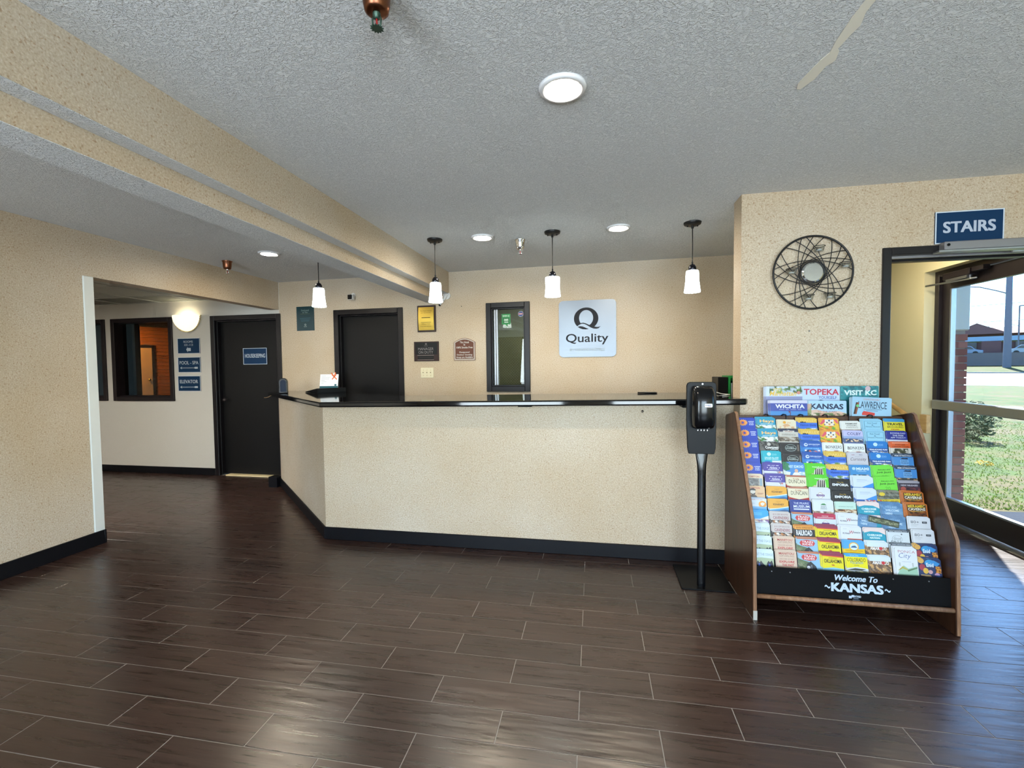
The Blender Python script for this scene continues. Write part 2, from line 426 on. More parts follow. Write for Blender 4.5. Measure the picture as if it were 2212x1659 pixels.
M = dict(
    wallpaper=wallpaper(), ceiling=ceiling_mat(), plank=plank_mat(), grout=plain('grout', '#97928d', 0.8, spec=0.2),
    hall=plaster('hall_plaster', '#cfccc4'), cream=plaster('stair_cream_paint', '#d8cda6', 60, 0.15), white=plain('white_trim_paint', '#d9dcd8', 0.5),
    black_base=plain('black_rubber_base', '#0a0b10', 0.42, spec=0.22), black_frame=plain('black_frame_paint', '#120f12', 0.4, spec=0.35),
    door=plain('dark_door_paint', '#0c0c0d', 0.5, spec=0.25), brown_frame=plain('dark_brown_frame', '#191114', 0.45, spec=0.3),
    stone=None, black=plain('black_plastic', '#08090b', 0.42, spec=0.2), gloss_black=plain('gloss_black_plastic', '#08090c', 0.16, spec=0.35),
    iron=plain('black_iron', '#0d0d0f', 0.4, spec=0.4), chrome=plain('chrome', '#d8d8d8', 0.12, 1.0), bronze=plain('bronze', '#7a4f3a', 0.3, 1.0),
    darkbronze=plain('dark_bronze_aluminium', '#2b2426', 0.35, 0.3), alu=plain('aluminium', '#a9abb0', 0.35, 0.9), greyalu=plain('grey_painted_closer', '#8b898c', 0.4, 0.5),
    ring=plain('white_light_trim', '#e8e8ea', 0.4), disc=emissive('lit_diffuser', '#fff0d6', DOWNLIGHT_E), shade=shade_glass(),
    sign=plain('navy_sign_plastic', '#012d50', 0.5, spec=0.25), signw=plain('white_sign_print', '#c8d3de', 0.45),
    print=print_mat(), paper=plain('white_paper', '#dfe3e6', 0.6), brushed=brushed('brushed_steel', '#70757c', 0.34), logo=plain('logo_charcoal', '#0e0d14', 0.5, spec=0.2), greyprint=plain('grey_print', '#6d7672', 0.5),
    rack=wood('rack_walnut', ('#2c1b12', '#3d2619', '#4e3424'), (30, 30, 3), 0.35), rackedge=wood('worn_rack_edge', ('#6b4a34', '#7d5a40', '#96755a'), (40, 40, 6), 0.5),
    oak=wood('light_oak', ('#b08a55', '#c49c66', '#d0ac78'), (20, 4, 20), 0.4), rackblack=plain('rack_black_board', '#060608', 0.6, spec=0.12),
    glass=glass('clear_glass'), doorglass=glass('door_glass', '#f2f8fb', 0.8), wireglass=glass('office_glass', '#dde2d8', 1.3), winglass=glass('hall_window_glass', '#d8d8d0', 0.8), cup=glass('clear_cup_glass', '#f4f6f6', 1.6, 0.05),
    mirror=plain('mirror', '#d5d8d6', 0.02, 1.0), gold=brushed('brass_plate', '#d8b858', 0.3), plaque=plain('dark_plaque_wood', '#2a1512', 0.3),
    brownsign=plain('brown_sign', '#6b3d27', 0.6), ivory=plain('ivory_plastic', '#d9cfae', 0.45), teal=plain('dark_teal_poster', '#07343c', 0.3),
    sconce=emissive('alabaster_glow', '#fff2cf', 1.15), rope=plain('rope_trim_plaster', '#cdbf98', 0.6), whiteplastic=plain('white_plastic', '#d6d6d4', 0.4),
    tee=plain('ceiling_tee', '#c2c4be', 0.5), tile=plaster('acoustic_tile', '#b6b8b0', 160, 0.5), cedar=wood('cedar_board', ('#7a3c16', '#9a5522', '#b87234'), (3, 30, 30), 0.4),
    beige=plain('beige_door', '#b3906a', 0.5), brass=plain('brass', '#d9b35a', 0.2, 1.0), olive=plain('olive_panel', '#7c7854', 0.6), dark=plain('dark_void', '#1b1a18', 0.8), grille=plain('black_grille', '#0a0a0a', 0.5),
    greenp=plain('green_plastic', '#0f7a34', 0.4), grass=grass_mat(), asphalt=plaster('sidewalk_asphalt', '#2c2f36', 30, 0.2), road=plain('pale_road', '#6b7074', 0.8), kerb=plain('kerb_concrete', '#777772', 0.8),
    brick=brick_mat(), mortar=plain('mortar', '#8a7a70', 0.9), stucco=plaster('white_stucco', '#b9b5a8', 40, 0.2), retain=plain('grey_retaining_wall', '#5d5857', 0.85),
    pole=plain('weathered_pole', '#5f5f66', 0.8), redroof=plain('red_brown_roof', '#6a4c48', 0.9, spec=0.1), canopy=plain('pale_blue_canopy', '#7b93a2', 0.6), redbrick=plain('far_red_brick', '#5c3a38', 0.8), shadewin=plain('far_dark_glass', '#20242e', 0.2), carp=plain('car_paint', '#6a7a8c', 0.25), carw=plain('car_white', '#8e9498', 0.3), leaf=plain('leaf_green', '#3f5428', 0.8), bark=plain('bark_grey', '#4a4440', 0.9), shrub=plain('shrub_green', '#39461f', 0.9), yellow=plain('yellow_bloom', '#b49018', 0.8), poly=plain('dark_sensor', '#0a0a0c', 0.2), tyre=plain('tyre', '#131313', 0.7), red=plain('red_bulb', '#8a1a1a', 0.2), greenmetal=plain('verdigris_metal', '#3a5146', 0.4, 0.6), patch=plain('ceiling_patch_compound', '#f2ecdd', 0.7), orange=plain('orange_ribbon', '#d8672c', 0.5), tealcard=plain('teal_print', '#0c5a68', 0.5),
)
def blade_mat():
    m = bpy.data.materials.new('grass_blade'); m.use_nodes = True
    nt = m.node_tree; nt.nodes.clear()
    out = nt.nodes.new('ShaderNodeOutputMaterial'); d = nt.nodes.new('ShaderNodeBsdfDiffuse'); t = nt.nodes.new('ShaderNodeBsdfTranslucent'); mx = nt.nodes.new('ShaderNodeMixShader')
    d.inputs[0].default_value = (*C('#405420'), 1); t.inputs[0].default_value = (*C('#42561e'), 1); mx.inputs[0].default_value = 0.5
    nt.links.new(d.outputs[0], mx.inputs[1]); nt.links.new(t.outputs[0], mx.inputs[2]); nt.links.new(mx.outputs[0], out.inputs[0])
    return m
M['blade'] = blade_mat()
_a = M['asphalt'].node_tree.nodes['Principled BSDF']; _a.inputs['Specular IOR Level'].default_value = 0.05; _a.inputs['Roughness'].default_value = 1.0
M['stone'] = plain('polished_black_stone', '#0b0b0d', 0.06, spec=0.6)
# ------------------------------------------------------------------ structure
def wall_boxes(mb, s0, s1, z0, z1, t0, t1, openings, axis='x', mat=0):
    """solid wall along axis with rectangular openings (a,b,za,zb)"""
    ss = sorted({s0, s1, *[o[0] for o in openings], *[o[1] for o in openings]})
    ss = [s for s in ss if s0 <= s <= s1]
    for a, b in zip(ss[:-1], ss[1:]):
        cuts = sorted([(o[2], o[3]) for o in openings if o[0] <= a + 1e-6 and o[1] >= b - 1e-6])
        z = z0
        for (za, zb) in cuts + [(z1, z1)]:
            if za > z + 1e-6:
                if axis == 'x': mb.box(a, b, t0, t1, z, za, mat)
                else: mb.box(t0, t1, a, b, z, za, mat)
            z = max(z, zb)
    return mb
ZC = 2.44
# --- floor: grout bed and wood-look tiles laid in running bond
floor = struct(MB().box(-9, 3.3, -3.3, 5.1, -0.06, -0.0012).box(1.75, 2.98, 5.0, 6.6, -0.06, -0.0012).build('floor', M['grout']), 'dark brown wood-look tile floor')
PL, PW, PA, PU0, PV0 = 0.598, 0.1600, R(0.376), 0.2385, -0.0455
def plank_mesh():
    a, b, ch = (PL - 0.0034) / 2, (PW - 0.0034) / 2, 0.0007
    vs = []
    for z, k in ((-0.0030, 0), (-0.0006, 0), (0.0, ch)):
        vs += [(-a + k, -b + k, z), (a - k, -b + k, z), (a - k, b - k, z), (-a + k, b - k, z)]
    fs = [(8, 9, 10, 11)]
    for l in (0, 4):
        for i in range(4): fs.append((l + i, l + (i + 1) % 4, l + 4 + (i + 1) % 4, l + 4 + i))
    return vs, fs
def lay_floor():
    vs, fs = plank_mesh()
    me = MB().add(vs, fs).mesh('plank', M['plank'])
    ca, sa = math.cos(PA), math.sin(PA)
    cam = scene.camera; inv = cam.matrix_world.inverted()
    near = []; rest = []
    for row in range(-22, 33):
        v = PV0 + (row + 0.5) * PW
        for col in range(-17, 8):
            u = PU0 + (col + 0.5) * PL + (PL / 2 if row % 2 else 0)
            x, y = u * ca - v * sa, u * sa + v * ca
            if not (-8.9 < x < 2.95 and -3.2 < y < 5.02): continue
            if x > 2.62: continue
            p = inv @ Vector((x, y, 0)); score = 0
            if p.z < -0.2:
                px = 1106 + 978 * p.x / -p.z; py = 829.5 - 978 * p.y / -p.z
                if -180 < px < 2390 and py < 1720:
                    hid = (x > -2.1 and y > 3.35 and x < 1.7) or (x < -3.95 and y < 2.6) or (x > 2.0 and y > 4.5) or (x <= -2.1 and x > -3.7 and y > 3.45 - (x + 2.1) * 0.95)
                    hid = hid or (0.85 < x < 1.74 and y > 3.2)
                    if not hid: score = 1 / (p.z * p.z)
            (near if score else rest).append((score, x, y))
    near.sort(reverse=True)
    rest += near[300:]
    for (_, x, y) in near[:300]:
        link('plank', me, floor, (x, y, 0), (0, 0, PA))
    mb = MB()
    for (_, x, y) in rest:
        mb.add([(x + p[0] * ca - p[1] * sa, y + p[0] * sa + p[1] * ca, p[2]) for p in vs], fs)
    # last planks run up to the exterior door
    for row in range(-22, 33):
        v = PV0 + (row + 0.5) * PW
        for col in range(3, 8):
            u = PU0 + (col + 0.5) * PL + (PL / 2 if row % 2 else 0)
            x, y = u * ca - v * sa, u * sa + v * ca
            if 2.62 < x and x - PL / 2 < 2.85 and -3.2 < y < 5.02:
                x1 = min(x + PL / 2 - 0.0015, 2.93)
                mb.box(x - PL / 2 + 0.0015, x1, y - PW / 2 + 0.0015, y + PW / 2 - 0.0015, -0.0030, 0)
    o = mb.build('plank', M['plank'], floor); o['kind'] = 'stuff'
lay_floor()
# --- ceilings
ceil = struct(MB().box(-3.99, 3.3, -3.3, 5.2, ZC, ZC + 0.12).box(1.62, 3.3, 5.2, 6.6, ZC, ZC + 0.12).build('ceiling', M['ceiling']), 'grey knockdown-textured ceiling')
pp = [(0.775, 1.985), (0.79, 1.99), (0.815, 1.93), (0.82, 1.86), (0.838, 1.83), (0.826, 1.78), (0.815, 1.765), (0.822, 1.7), (0.83, 1.66), (0.815, 1.6), (0.82, 1.5), (0.80, 1.45), (0.79, 1.5), (0.785, 1.62), (0.79, 1.72), (0.798, 1.78), (0.785, 1.82), (0.775, 1.88), (0.765, 1.95)]
MB().prism(pp, ZC - 0.0022, ZC + 0.01).build('ceiling_patch', M['patch'], ceil)['label'] = 'smeared cream patch of repair compound'
# --- dropped beam with a stepped wallpapered side
beam = bpy.data.objects.new('beam', None); COL.objects.link(beam); struct(beam, 'wallpapered ceiling beam with a stepped side')
bm_ = MB()
bm_.box(-1.84, -1.633, -3.2, 4.96, 2.200, ZC)
bm_.box(-1.90, -1.719, -3.2, 4.99, 2.110, 2.200 - 0.0002)
bm_.box(-1.90, -1.84, -3.2, 4.99, 2.200, ZC)
bm_.build('beam_face', M['wallpaper'], beam)
MB().box(-1.718, -1.634, -3.2, 4.95, 2.1975, 2.1995).build('beam_step', M['ceiling'], beam)
MB().box(-1.899, -1.720, -3.2, 4.985, 2.1075, 2.1098).build('beam_soffit', M['ceiling'], beam)
# --- left wall with header over the hallway opening
XL = -3.865
wl = MB().box(XL - 0.125, XL, -3.3, 2.905, 0, ZC).box(XL - 0.125, XL, 2.905, 5.03, 2.103, ZC)
struct(wl.build('wall_left', M['wallpaper']), 'speckled beige wallpapered wall with header over the hallway opening')
struct(MB().box(XL - 0.137, XL + 0.010, 2.838, 2.912, 0.107, 2.103).build('trim_1', M['white'], bevel=0.004), 'white corner trim beside the hallway opening')
struct(MB().box(XL, XL + 0.013, -3.2, 2.907, 0, 0.107).box(XL - 0.14, XL + 0.013, 2.907, 2.92, 0, 0.107).build('baseboard_left', M['black_base'], bevel=0.003), 'black rubber baseboard along the wallpapered wall')
# --- hallway wall (white plaster)
YH = 5.03
HW = [(-6.40, -5.435, 0.965, 2.062), (-7.46, -6.505, 0.965, 2.062)]
HKD = (-4.855, -3.845, -0.01, 2.056)
wh = wall_boxes(MB(), -9.0, XL + 0.005, 0, ZC, YH, YH + 0.14, HW + [HKD])
struct(wh.build('wall_hallway', M['hall']), 'white plaster hallway wall with windows')
struct(MB().box(-9, HKD[0], YH - 0.013, YH, 0, 0.092).build('baseboard_hallway', M['black_base'], bevel=0.003), 'black rubber baseboard in the hallway')
struct(MB().box(-9.1, -9.0, 0.9, YH + 0.1, 0, ZC).build('wall_hall_end', M['hall']), 'white plaster end wall of the hallway')
struct(MB().box(-9.0, XL - 0.125, 0.8, 0.9, 0, ZC).build('wall_hall_near', M['hall']), 'white plaster near wall of the hallway')
hc = struct(MB().box(-9.0, XL - 0.125, 0.9, YH, 2.29, 2.31).build('ceiling_hallway', M['tee']), 'suspended tile ceiling of the hallway')
tl = MB().box(-0.296, 0.296, -0.296, 0.296, 0, 0.015).mesh('ceiling_tile', M['tile'])
for i in range(-7, 3):
    for j in range(-7, 1):
        x = -5.59 + 0.61 * (i + 0.5); y = 4.58 + 0.61 * (j + 0.5)
        if -9 < x < -4.2 and 1 < y < 4.9: link('ceiling_tile', tl, hc, (x, y, 2.262))
tl2 = MB().box(-0.296, 0.296, -0.21, 0.21, 0, 0.015).mesh('ceiling_tile', M['tile'])
for i in range(-5, 2): link('ceiling_tile', tl2, hc, (-5.59 + 0.61 * (i + 0.5), 4.805, 2.262))
tb = MB()
for i in range(-5, 4):
    if -5.59 + 0.61 * i < -4.0: tb.box(-5.602 + 0.61 * i, -5.578 + 0.61 * i, 0.9, YH, 2.256, 2.27)
for j in range(-6, 1): tb.box(-9, XL - 0.125, 4.568 + 0.61 * j, 4.592 + 0.61 * j, 2.2563, 2.27)
tb.box(-9, XL - 0.125, YH - 0.025, YH, 2.254, 2.27)
tb.build('ceiling_tee_grid', M['tee'], hc)
# --- back wall of the lobby, turned by about two degrees
BA = -math.atan(0.0385); BO = (-3.86, 5.03, 0)
DO2 = (0.758, 1.660, -0.01, 2.068)
OW = (2.664, 3.157, 1.090, 2.072)
wb = wall_boxes(MB(), 0.0, 5.62, 0, ZC, 0.0, 0.13, [DO2, OW])
wallb = struct(wb.build('wall_back', M['wallpaper'], loc=BO, rot=(0, 0, BA)), 'speckled beige wallpapered wall behind the counter')
def bw(s, z, off=0.0):
    """point on the back wall, off metres in front of it"""
    ca, sa = math.cos(BA), math.sin(BA)
    return (BO[0] + s * ca + off * sa, BO[1] + s * sa - off * ca, z)
def bs(x): return (x - BO[0]) / math.cos(BA)
# --- right wall with the stairs doorway
YR = 3.13
DW = (1.704, 2.72, -0.01, 2.056)
wr = wall_boxes(MB(), 0.912, 3.0, 0, ZC, YR, YR + 0.16, [DW])
struct(wr.build('wall_right', M['wallpaper']), 'speckled beige wallpapered wall with the stairs doorway')
struct(MB().box(0.915, 1.70, YR - 0.012, YR, 0, 0.1).build('baseboard_right', M['black_base']), 'black rubber baseboard under the wire wall decoration')
struct(MB().box(1.62, 1.74, YR + 0.16, 6.6, 0, ZC).build('wall_stair_left', M['cream']), 'cream partition beside the stairs')
struct(MB().box(1.62, 3.3, 6.5, 6.6, 0, ZC).build('wall_stair_end', M['cream']), 'cream wall at the top of the stairs')
# --- exterior wall on the right with the stair door and a glazed opening
XE = 2.85
EXD = (3.54, 4.62, -0.06, 2.150)
SWN = (1.08, 2.62, 0.25, 2.12)
we = wall_boxes(MB(), -3.3, 6.6, -0.06, ZC, XE, 3.05, [EXD, SWN], axis='y')
struct(we.build('wall_east', M['cream']), 'cream painted exterior wall')
# --- front wall behind the camera with two windows
FWN = [(-2.8, -0.64, 0.25, 2.25), (0.3, 2.46, 0.25, 2.25)]
wf = wall_boxes(MB(), -3.99, 3.3, 0, ZC, -3.35, -3.2, FWN)
struct(wf.build('wall_front', M['wallpaper']), 'wallpapered front wall with two windows')
def window_frame(name, rect, t0, t1, axis, mat, w=0.05, pane='winglass', label=None):
    a, b, z0, z1 = rect
    root = bpy.data.objects.new(name, None); COL.objects.link(root); struct(root, label)
    for q in ((a, a + w, z0, z1), (b - w, b, z0, z1), (a + w, b - w, z0, z0 + w), (a + w, b - w, z1 - w, z1)):
        if axis == 'x': MB().box(q[0], q[1], t0, t1, q[2], q[3]).build('window_frame', mat, root, bevel=0.003)
        else: MB().box(t0, t1, q[0], q[1], q[2], q[3]).build('window_frame', mat, root, bevel=0.003)
    tm = (t0 + t1) / 2
    if axis == 'x': MB().box(a + w, b - w, tm - 0.003, tm + 0.003, z0 + w, z1 - w).build('pane', M[pane], root)
    else: MB().box(tm - 0.003, tm + 0.003, a + w, b - w, z0 + w, z1 - w).build('pane', M[pane], root)
    return root
window_frame('window_5', FWN[0], -3.33, -3.25, 'x', M['darkbronze'], 0.05, 'glass', 'front window behind the viewer, nearer the hallway')
window_frame('window_6', FWN[1], -3.33, -3.25, 'x', M['darkbronze'], 0.05, 'glass', 'front window behind the viewer, nearer the stair door')
window_frame('window_4', SWN, 2.95, 3.02, 'y', M['darkbronze'], 0.05, 'glass', 'dark framed side window of the lobby')
# ------------------------------------------------------------------ doors and windows
def hall_window(name, rect, label):
    a, b, z0, z1 = rect
    root = bpy.data.objects.new(name, None); COL.objects.link(root); struct(root, label)
    w = 0.055
    for q in ((a, a + w, z0, z1), (b - w, b, z0, z1), (a + w, b - w, z0, z0 + w), (a + w, b - w, z1 - w, z1)):
        MB().box(q[0], q[1], YH - 0.022, YH + 0.15, q[2], q[3]).build('window_frame', M['brown_frame'], root, bevel=0.004)
    MB().box(a + w, b - w, YH + 0.02, YH + 0.15, z0 + w, z0 + w + 0.012).build('window_sill', M['brown_frame'], root)
    MB().box(a + w, b - w, YH + 0.10, YH + 0.106, z0 + w, z1 - w).build('pane', M['winglass'], root)
    return root
hall_window('window_1', HW[0], 'dark framed hallway window showing cedar boards')
hall_window('window_2', HW[1], 'dark framed hallway window cut off by the white corner trim')
# pool room seen through the hallway windows: a long cedar wall running away, with a beige door
struct(MB().box(-14.1, -4.9, 13.0, 13.1, 0, 2.7).box(-14.1, -14.0, 5.17, 13, 0, 2.7).box(-14, -4.9, 5.17, 13, -0.06, 0).box(-14.1, -4.86, 5.17, 13.0, 2.6, 2.7).box(-4.96, -4.86, 5.17, 13.0, 0, 2.7).box(-9.8, -8.40, 7.0, 7.1, 0, 2.6).build('wall_pool_room', M['dark']), 'dark room beyond the hallway windows')
cw = bpy.data.objects.new('wall_cedar', None); COL.objects.link(cw); struct(cw, 'cedar boarded wall beyond the hallway window')
cw.location = (-12.13, 9.7, 0); cw.rotation_euler = (0, 0, R(61.4))
bmesh_b = MB().box(0, 3.2, -0.012, 0.01, 0.003, 0.090).mesh('board', M['cedar'], bevel=0.004)
for i in range(26):
    link('board', bmesh_b, cw, (0, 0, 0.07 + i * 0.095))
MB().box(0, 3.2, 0.0, 0.04, 0, 2.58).build('board_backing', M['dark'], cw)
pd = bpy.data.objects.new('door_4', None); COL.objects.link(pd); struct(pd, 'beige door with brass knob in the cedar wall')
pd.location = cw.location; pd.rotation_euler = cw.rotation_euler
dx0, dx1 = -0.15, 0.66
MB().box(dx0, dx1, -0.035, -0.005, 0, 1.98).build('door_leaf', M['beige'], pd)
MB().box(dx0 - 0.07, dx0, -0.05, 0, 0, 2.05).box(dx1, dx1 + 0.06, -0.05, 0, 0, 2.05).box(dx0 - 0.07, dx1 + 0.06, -0.05, 0, 1.98, 2.05).build('door_frame', M['brown_frame'], pd)
MB().lathe([(0.0, 0.062), (0.022, 0.058), (0.03, 0.045), (0.024, 0.03), (0.011, 0.02), (0.011, 0.0), (0.03, 0.0)], 14, (0, 0, 0), axis='y').build('knob', M['brass'], pd, loc=(dx1 - 0.07, -0.035, 1.12))
def unseen_pool_lamp():  # unseen lamp added to brighten the cedar boards
    o = thing('added_pool_room_lamp', 'added unseen warm glowing ceiling lamp in the cedar room beyond the window', 'lamp', (-11.5, 9.05, 2.6))
    MB().lathe([(0.001, -0.06), (0.09, -0.05), (0.12, -0.02), (0.12, 0.0)], 20).build('lamp_bowl', emissive('added_pool_glow', '#ffc070', 700.0), o)
    MB().lathe([(0.12, -0.018), (0.13, -0.018), (0.13, 0.0)], 20).build('lamp_rim', M['brass'], o)
unseen_pool_lamp()

def dark_door(name, label, origin, rot, a, b, zt, fw, leaf_y, depth):
    """door in an opening from a to b, frame fw wide, in the wall's own frame (room side = -y)"""
    root = bpy.data.objects.new(name, None); COL.objects.link(root); struct(root, label)
    root.location = origin; root.rotation_euler = (0, 0, rot)
    for q in ((a, a + fw, 0, zt), (b - fw, b, 0, zt), (a + fw, b - fw, zt - fw, zt)):
        MB().box(q[0], q[1], -0.016, depth, q[2], q[3]).build('door_frame', M['black_frame'], root, bevel=0.004)
    st = 0.014
    for q in ((a + fw, a + fw + st, 0, zt - fw), (b - fw - st, b - fw, 0, zt - fw), (a + fw, b - fw, zt - fw - st, zt - fw)):
        MB().box(q[0], q[1], 0.02, leaf_y, q[2], q[3]).build('door_stop', M['black_frame'], root, bevel=0.002)
    leaf = MB().box(a + fw + 0.003, b - fw - 0.003, leaf_y, leaf_y + 0.045, 0.012, zt - fw - 0.003).build('door_leaf', M['door'], root, bevel=0.002)
    return root, leaf
hkd, hkleaf = dark_door('door_1', 'dark housekeeping door at the end of the hallway wall', (0, YH, 0), 0, HKD[0], HKD[1], HKD[3], 0.062, 0.075, 0.14)
MB().box(HKD[0] + 0.14, HKD[1] - 0.005, 0.0, 0.14, 0.0, 0.011).build('underdoor_strip', plain('underdoor_light_paint', '#f0d8a8', 0.5), hkd)['label'] = 'pale strip painted as the light slit under the door'  # cream colour stands in for light leaking under the door
MB().cyl((0, 0, 0), (0, -0.03, 0), 0.010, n=10).lathe([(0.0, 0.07), (0.02, 0.066), (0.027, 0.052), (0.02, 0.035), (0.009, 0.028)], 12, axis='y').build('knob', M['darkbronze'], hkd, loc=(HKD[0] + 0.14, 0.075, 0.98))
d2, d2leaf = dark_door('door_2', 'dark door behind the reception counter', BO, BA, DO2[0], DO2[1], DO2[3], 0.062, 0.075, 0.13)

# office window in the back wall
ow = bpy.data.objects.new('window_3', None); COL.objects.link(ow); struct(ow, 'narrow dark framed office window behind the counter'); ow.location = BO; ow.rotation_euler = (0, 0, BA)
a, b, z0, z1 = OW; w = 0.058
for q in ((a, a + w, z0, z1), (b - w, b, z0, z1), (a + w, b - w, z0, z0 + w), (a + w, b - w, z1 - w, z1)):
    MB().box(q[0], q[1], -0.022, 0.13, q[2], q[3]).build('window_frame', M['black_frame'], ow, bevel=0.004)
w2 = w + 0.014
for q in ((a + w, a + w2, z0 + w, z1 - w), (b - w2, b - w, z0 + w, z1 - w), (a + w2, b - w2, z0 + w, z0 + w2), (a + w2, b - w2, z1 - w2, z1 - w)):
    MB().box(q[0], q[1], 0.0, 0.06, q[2], q[3]).build('glazing_bead', M['black_frame'], ow, bevel=0.002)
MB().box(a + w2, b - w2, 0.036, 0.042, z0 + w2, z1 - w2).build('pane', M['wireglass'], ow)
for k in (0.012, 0.036):
    MB().box(a + w2 + k, a + w2 + k + 0.018, 0.016, 0.034, z0 + w2, z1 - w2).build('window_track', M['alu'], ow, bevel=0.002)['label'] = 'aluminium sliding track'
wm = MB()
gx0, gx1, gz0, gz1 = a + w2, b - w2, z0 + w2, z1 - w2
def clip_diag(sgn, c):
    # line z = gz0 + sgn*(x-gx0) + c inside the pane
    pts = []
    for x in (gx0, gx1):
        z = gz0 + sgn * (x - gx0) + c
        if gz0 <= z <= gz1: pts.append((x, z))
    for z in (gz0, gz1):
        x = gx0 + (z - gz0 - c) / sgn
        if gx0 < x < gx1: pts.append((x, z))
    return pts[:2] if len(pts) >= 2 else None
for sgn in (-1, 1):
    for i in range(-14, 45):
        q = clip_diag(sgn, i * 0.03)
        if q: wm.cyl((q[0][0], 0.039, q[0][1]), (q[1][0], 0.039, q[1][1]), 0.0005, n=3, caps=False)
o = wm.build('wire_mesh', M['alu'], ow); o['kind'] = 'stuff'
# office room beyond
orm = MB()
orm.box(1.2, 4.2, 3.0, 3.1, 0, 2.5).box(1.2, 1.3, 0.14, 3.1, 0, 2.5).box(4.1, 4.2, 0.14, 3.1, 0, 2.5).box(1.2, 4.2, 0.14, 3.1, -0.06, 0).box(1.2, 4.2, 0.14, 3.1, 2.5, 2.6)
struct(orm.build('wall_office', M['hall'], loc=BO, rot=(0, 0, BA)), 'pale office room beyond the narrow window')
struct(MB().box(2.0, 3.30, 2.55, 2.6, 0, 1.86).build('door_5', M['olive'], loc=BO, rot=(0, 0, BA)), 'olive door seen through the office window')
def desk_printer():
    t = thing('desk_printer', 'dark grille-fronted machine seen low in the office window', 'printer', bw(2.72, 0.98, -1.6), (0, 0, BA))
    MB().box(0, 0.28, 0, 0.3, 0, 0.2).build('body', M['black'], t, bevel=0.01)
    for k in range(7): MB().box(0.02, 0.26, -0.006, 0.0, 0.02 + k * 0.024, 0.032 + k * 0.024).build('slat', M['grille'], t)
    t2 = thing('office_desk', 'dark desk edge seen low in the office window', 'desk', bw(2.1, 0, -1.5), (0, 0, BA))
    MB().box(0, 1.8, 0, 0.7, 0.94, 0.98).build('desk_top', M['black_frame'], t2)
    MB().box(0.02, 0.06, 0.02, 0.68, 0, 0.94).build('leg_panel', M['black_frame'], t2); MB().box(1.74, 1.78, 0.02, 0.68, 0, 0.94).build('leg_panel', M['black_frame'], t2)
desk_printer()
ol = thing('added_office_lamp', 'added unseen square office ceiling light beyond the narrow window', 'ceiling light', bw(3.0, 2.5, -1.8), (0, 0, BA))  # added out of view to brighten the office behind the pane
MB().box(-0.3, 0.3, -0.3, 0.3, -0.02, -0.012).build('diffuser', emissive('added_office_glow', '#f4fff6', 16.0), ol)
MB().box(-0.32, 0.32, -0.32, -0.3, -0.025, 0).box(-0.32, 0.32, 0.3, 0.32, -0.025, 0).box(-0.32, -0.3, -0.32, 0.32, -0.025, 0).box(0.3, 0.32, -0.32, 0.32, -0.025, 0).build('frame', M['ring'], ol)
# stickers on the pane
st = tag(MB().flat([(0, 0), (0.10, 0), (0.10, 0.115), (0, 0.115)], 0, col=C('#168a3c')).flat([(0.038, 0.0), (0.072, -0.028), (0.062, 0.0)], 0, col=C('#168a3c'))
    .frect(0.012, 0.014, 0.088, 0.074, -0.0004, col=C('#0e6b2d')).text('REVIEW US', 0.012, 0.088, 0.084, 0.102, -0.0008, col=C('#e8ffe8'), bold=0.02)
    .fcirc(0.038, 0.048, 0.012, -0.0008, col=C('#e8ffe8')).fcirc(0.062, 0.048, 0.012, -0.0008, col=C('#e8ffe8')).fcirc(0.038, 0.046, 0.006, -0.0012, col=C('#0e6b2d')).fcirc(0.062, 0.046, 0.006, -0.0012, col=C('#0e6b2d')).frect(0.03, 0.02, 0.075, 0.027, -0.0008, col=C('#e8ffe8'))
    .build('window_sticker', M['print'], loc=bw(a + 0.168, 1.835, -0.034), rot=(0, 0, BA)), 'green REVIEW US speech-bubble sticker on the office window', 'sticker')
tag(MB().fcirc(0, 0, 0.031, 0, col=C('#d8dce8'), n=24).fcirc(0, 0, 0.028, -0.0004, col=C('#27407c'), n=24).frect(-0.024, -0.008, 0.024, 0.008, -0.0008, col=C('#b83a3a')).frect(-0.018, -0.003, 0.018, 0.003, -0.0012, col=C('#f0f0f0'))
    .build('window_sticker', M['print'], loc=bw(b - 0.108, 1.945, -0.034), rot=(0, 0, BA)), 'round blue and red sticker in the top corner of the office window', 'sticker')

# --- stairs doorway frame in the right wall
fr = bpy.data.objects.new('door_3', None); COL.objects.link(fr); struct(fr, 'black frame of the doorway to the stairs')
fw = 0.046
for q in ((DW[0], DW[0] + fw, 0, DW[3]), (DW[1] - fw, DW[1], 0, DW[3]), (DW[0] + fw, DW[1] - fw, DW[3] - fw, DW[3])):
    MB().box(q[0], q[1], YR - 0.014, YR + 0.17, q[2], q[3]).build('door_frame', M['black_frame'], fr, bevel=0.003)
MB().box(DW[0] + fw, DW[1] - fw, YR + 0.03, YR + 0.05, DW[3] - fw - 0.014, DW[3] - fw).build('weather_strip', M['greyalu'], fr)
MB().box(DW[0] + fw, DW[1] - fw, YR + 0.09, YR + 0.14, DW[3] - fw - 0.022, DW[3] - fw).build('door_stop', M['black_frame'], fr)
dc = thing('door_closer', 'long grey aluminium door closer above the stairs doorway', 'door closer', (1.99, YR - 0.014, 2.008))
MB().box(0.0, 0.5, -0.05, 0.0, 0.006, 0.055).build('closer_body', M['greyalu'], dc, bevel=0.004)
MB().box(-0.03, 0.5, -0.055, 0.0, -0.006, 0.006).build('cover_lip', M['alu'], dc, bevel=0.002)
MB().cyl((0.018, -0.051, 0.035), (0.018, -0.054, 0.035), 0.008).build('screw', M['black'], dc)
MB().box(0.34, 0.6, -0.045, -0.03, -0.022, -0.012).build('closer_arm', M['alu'], dc, bevel=0.002)

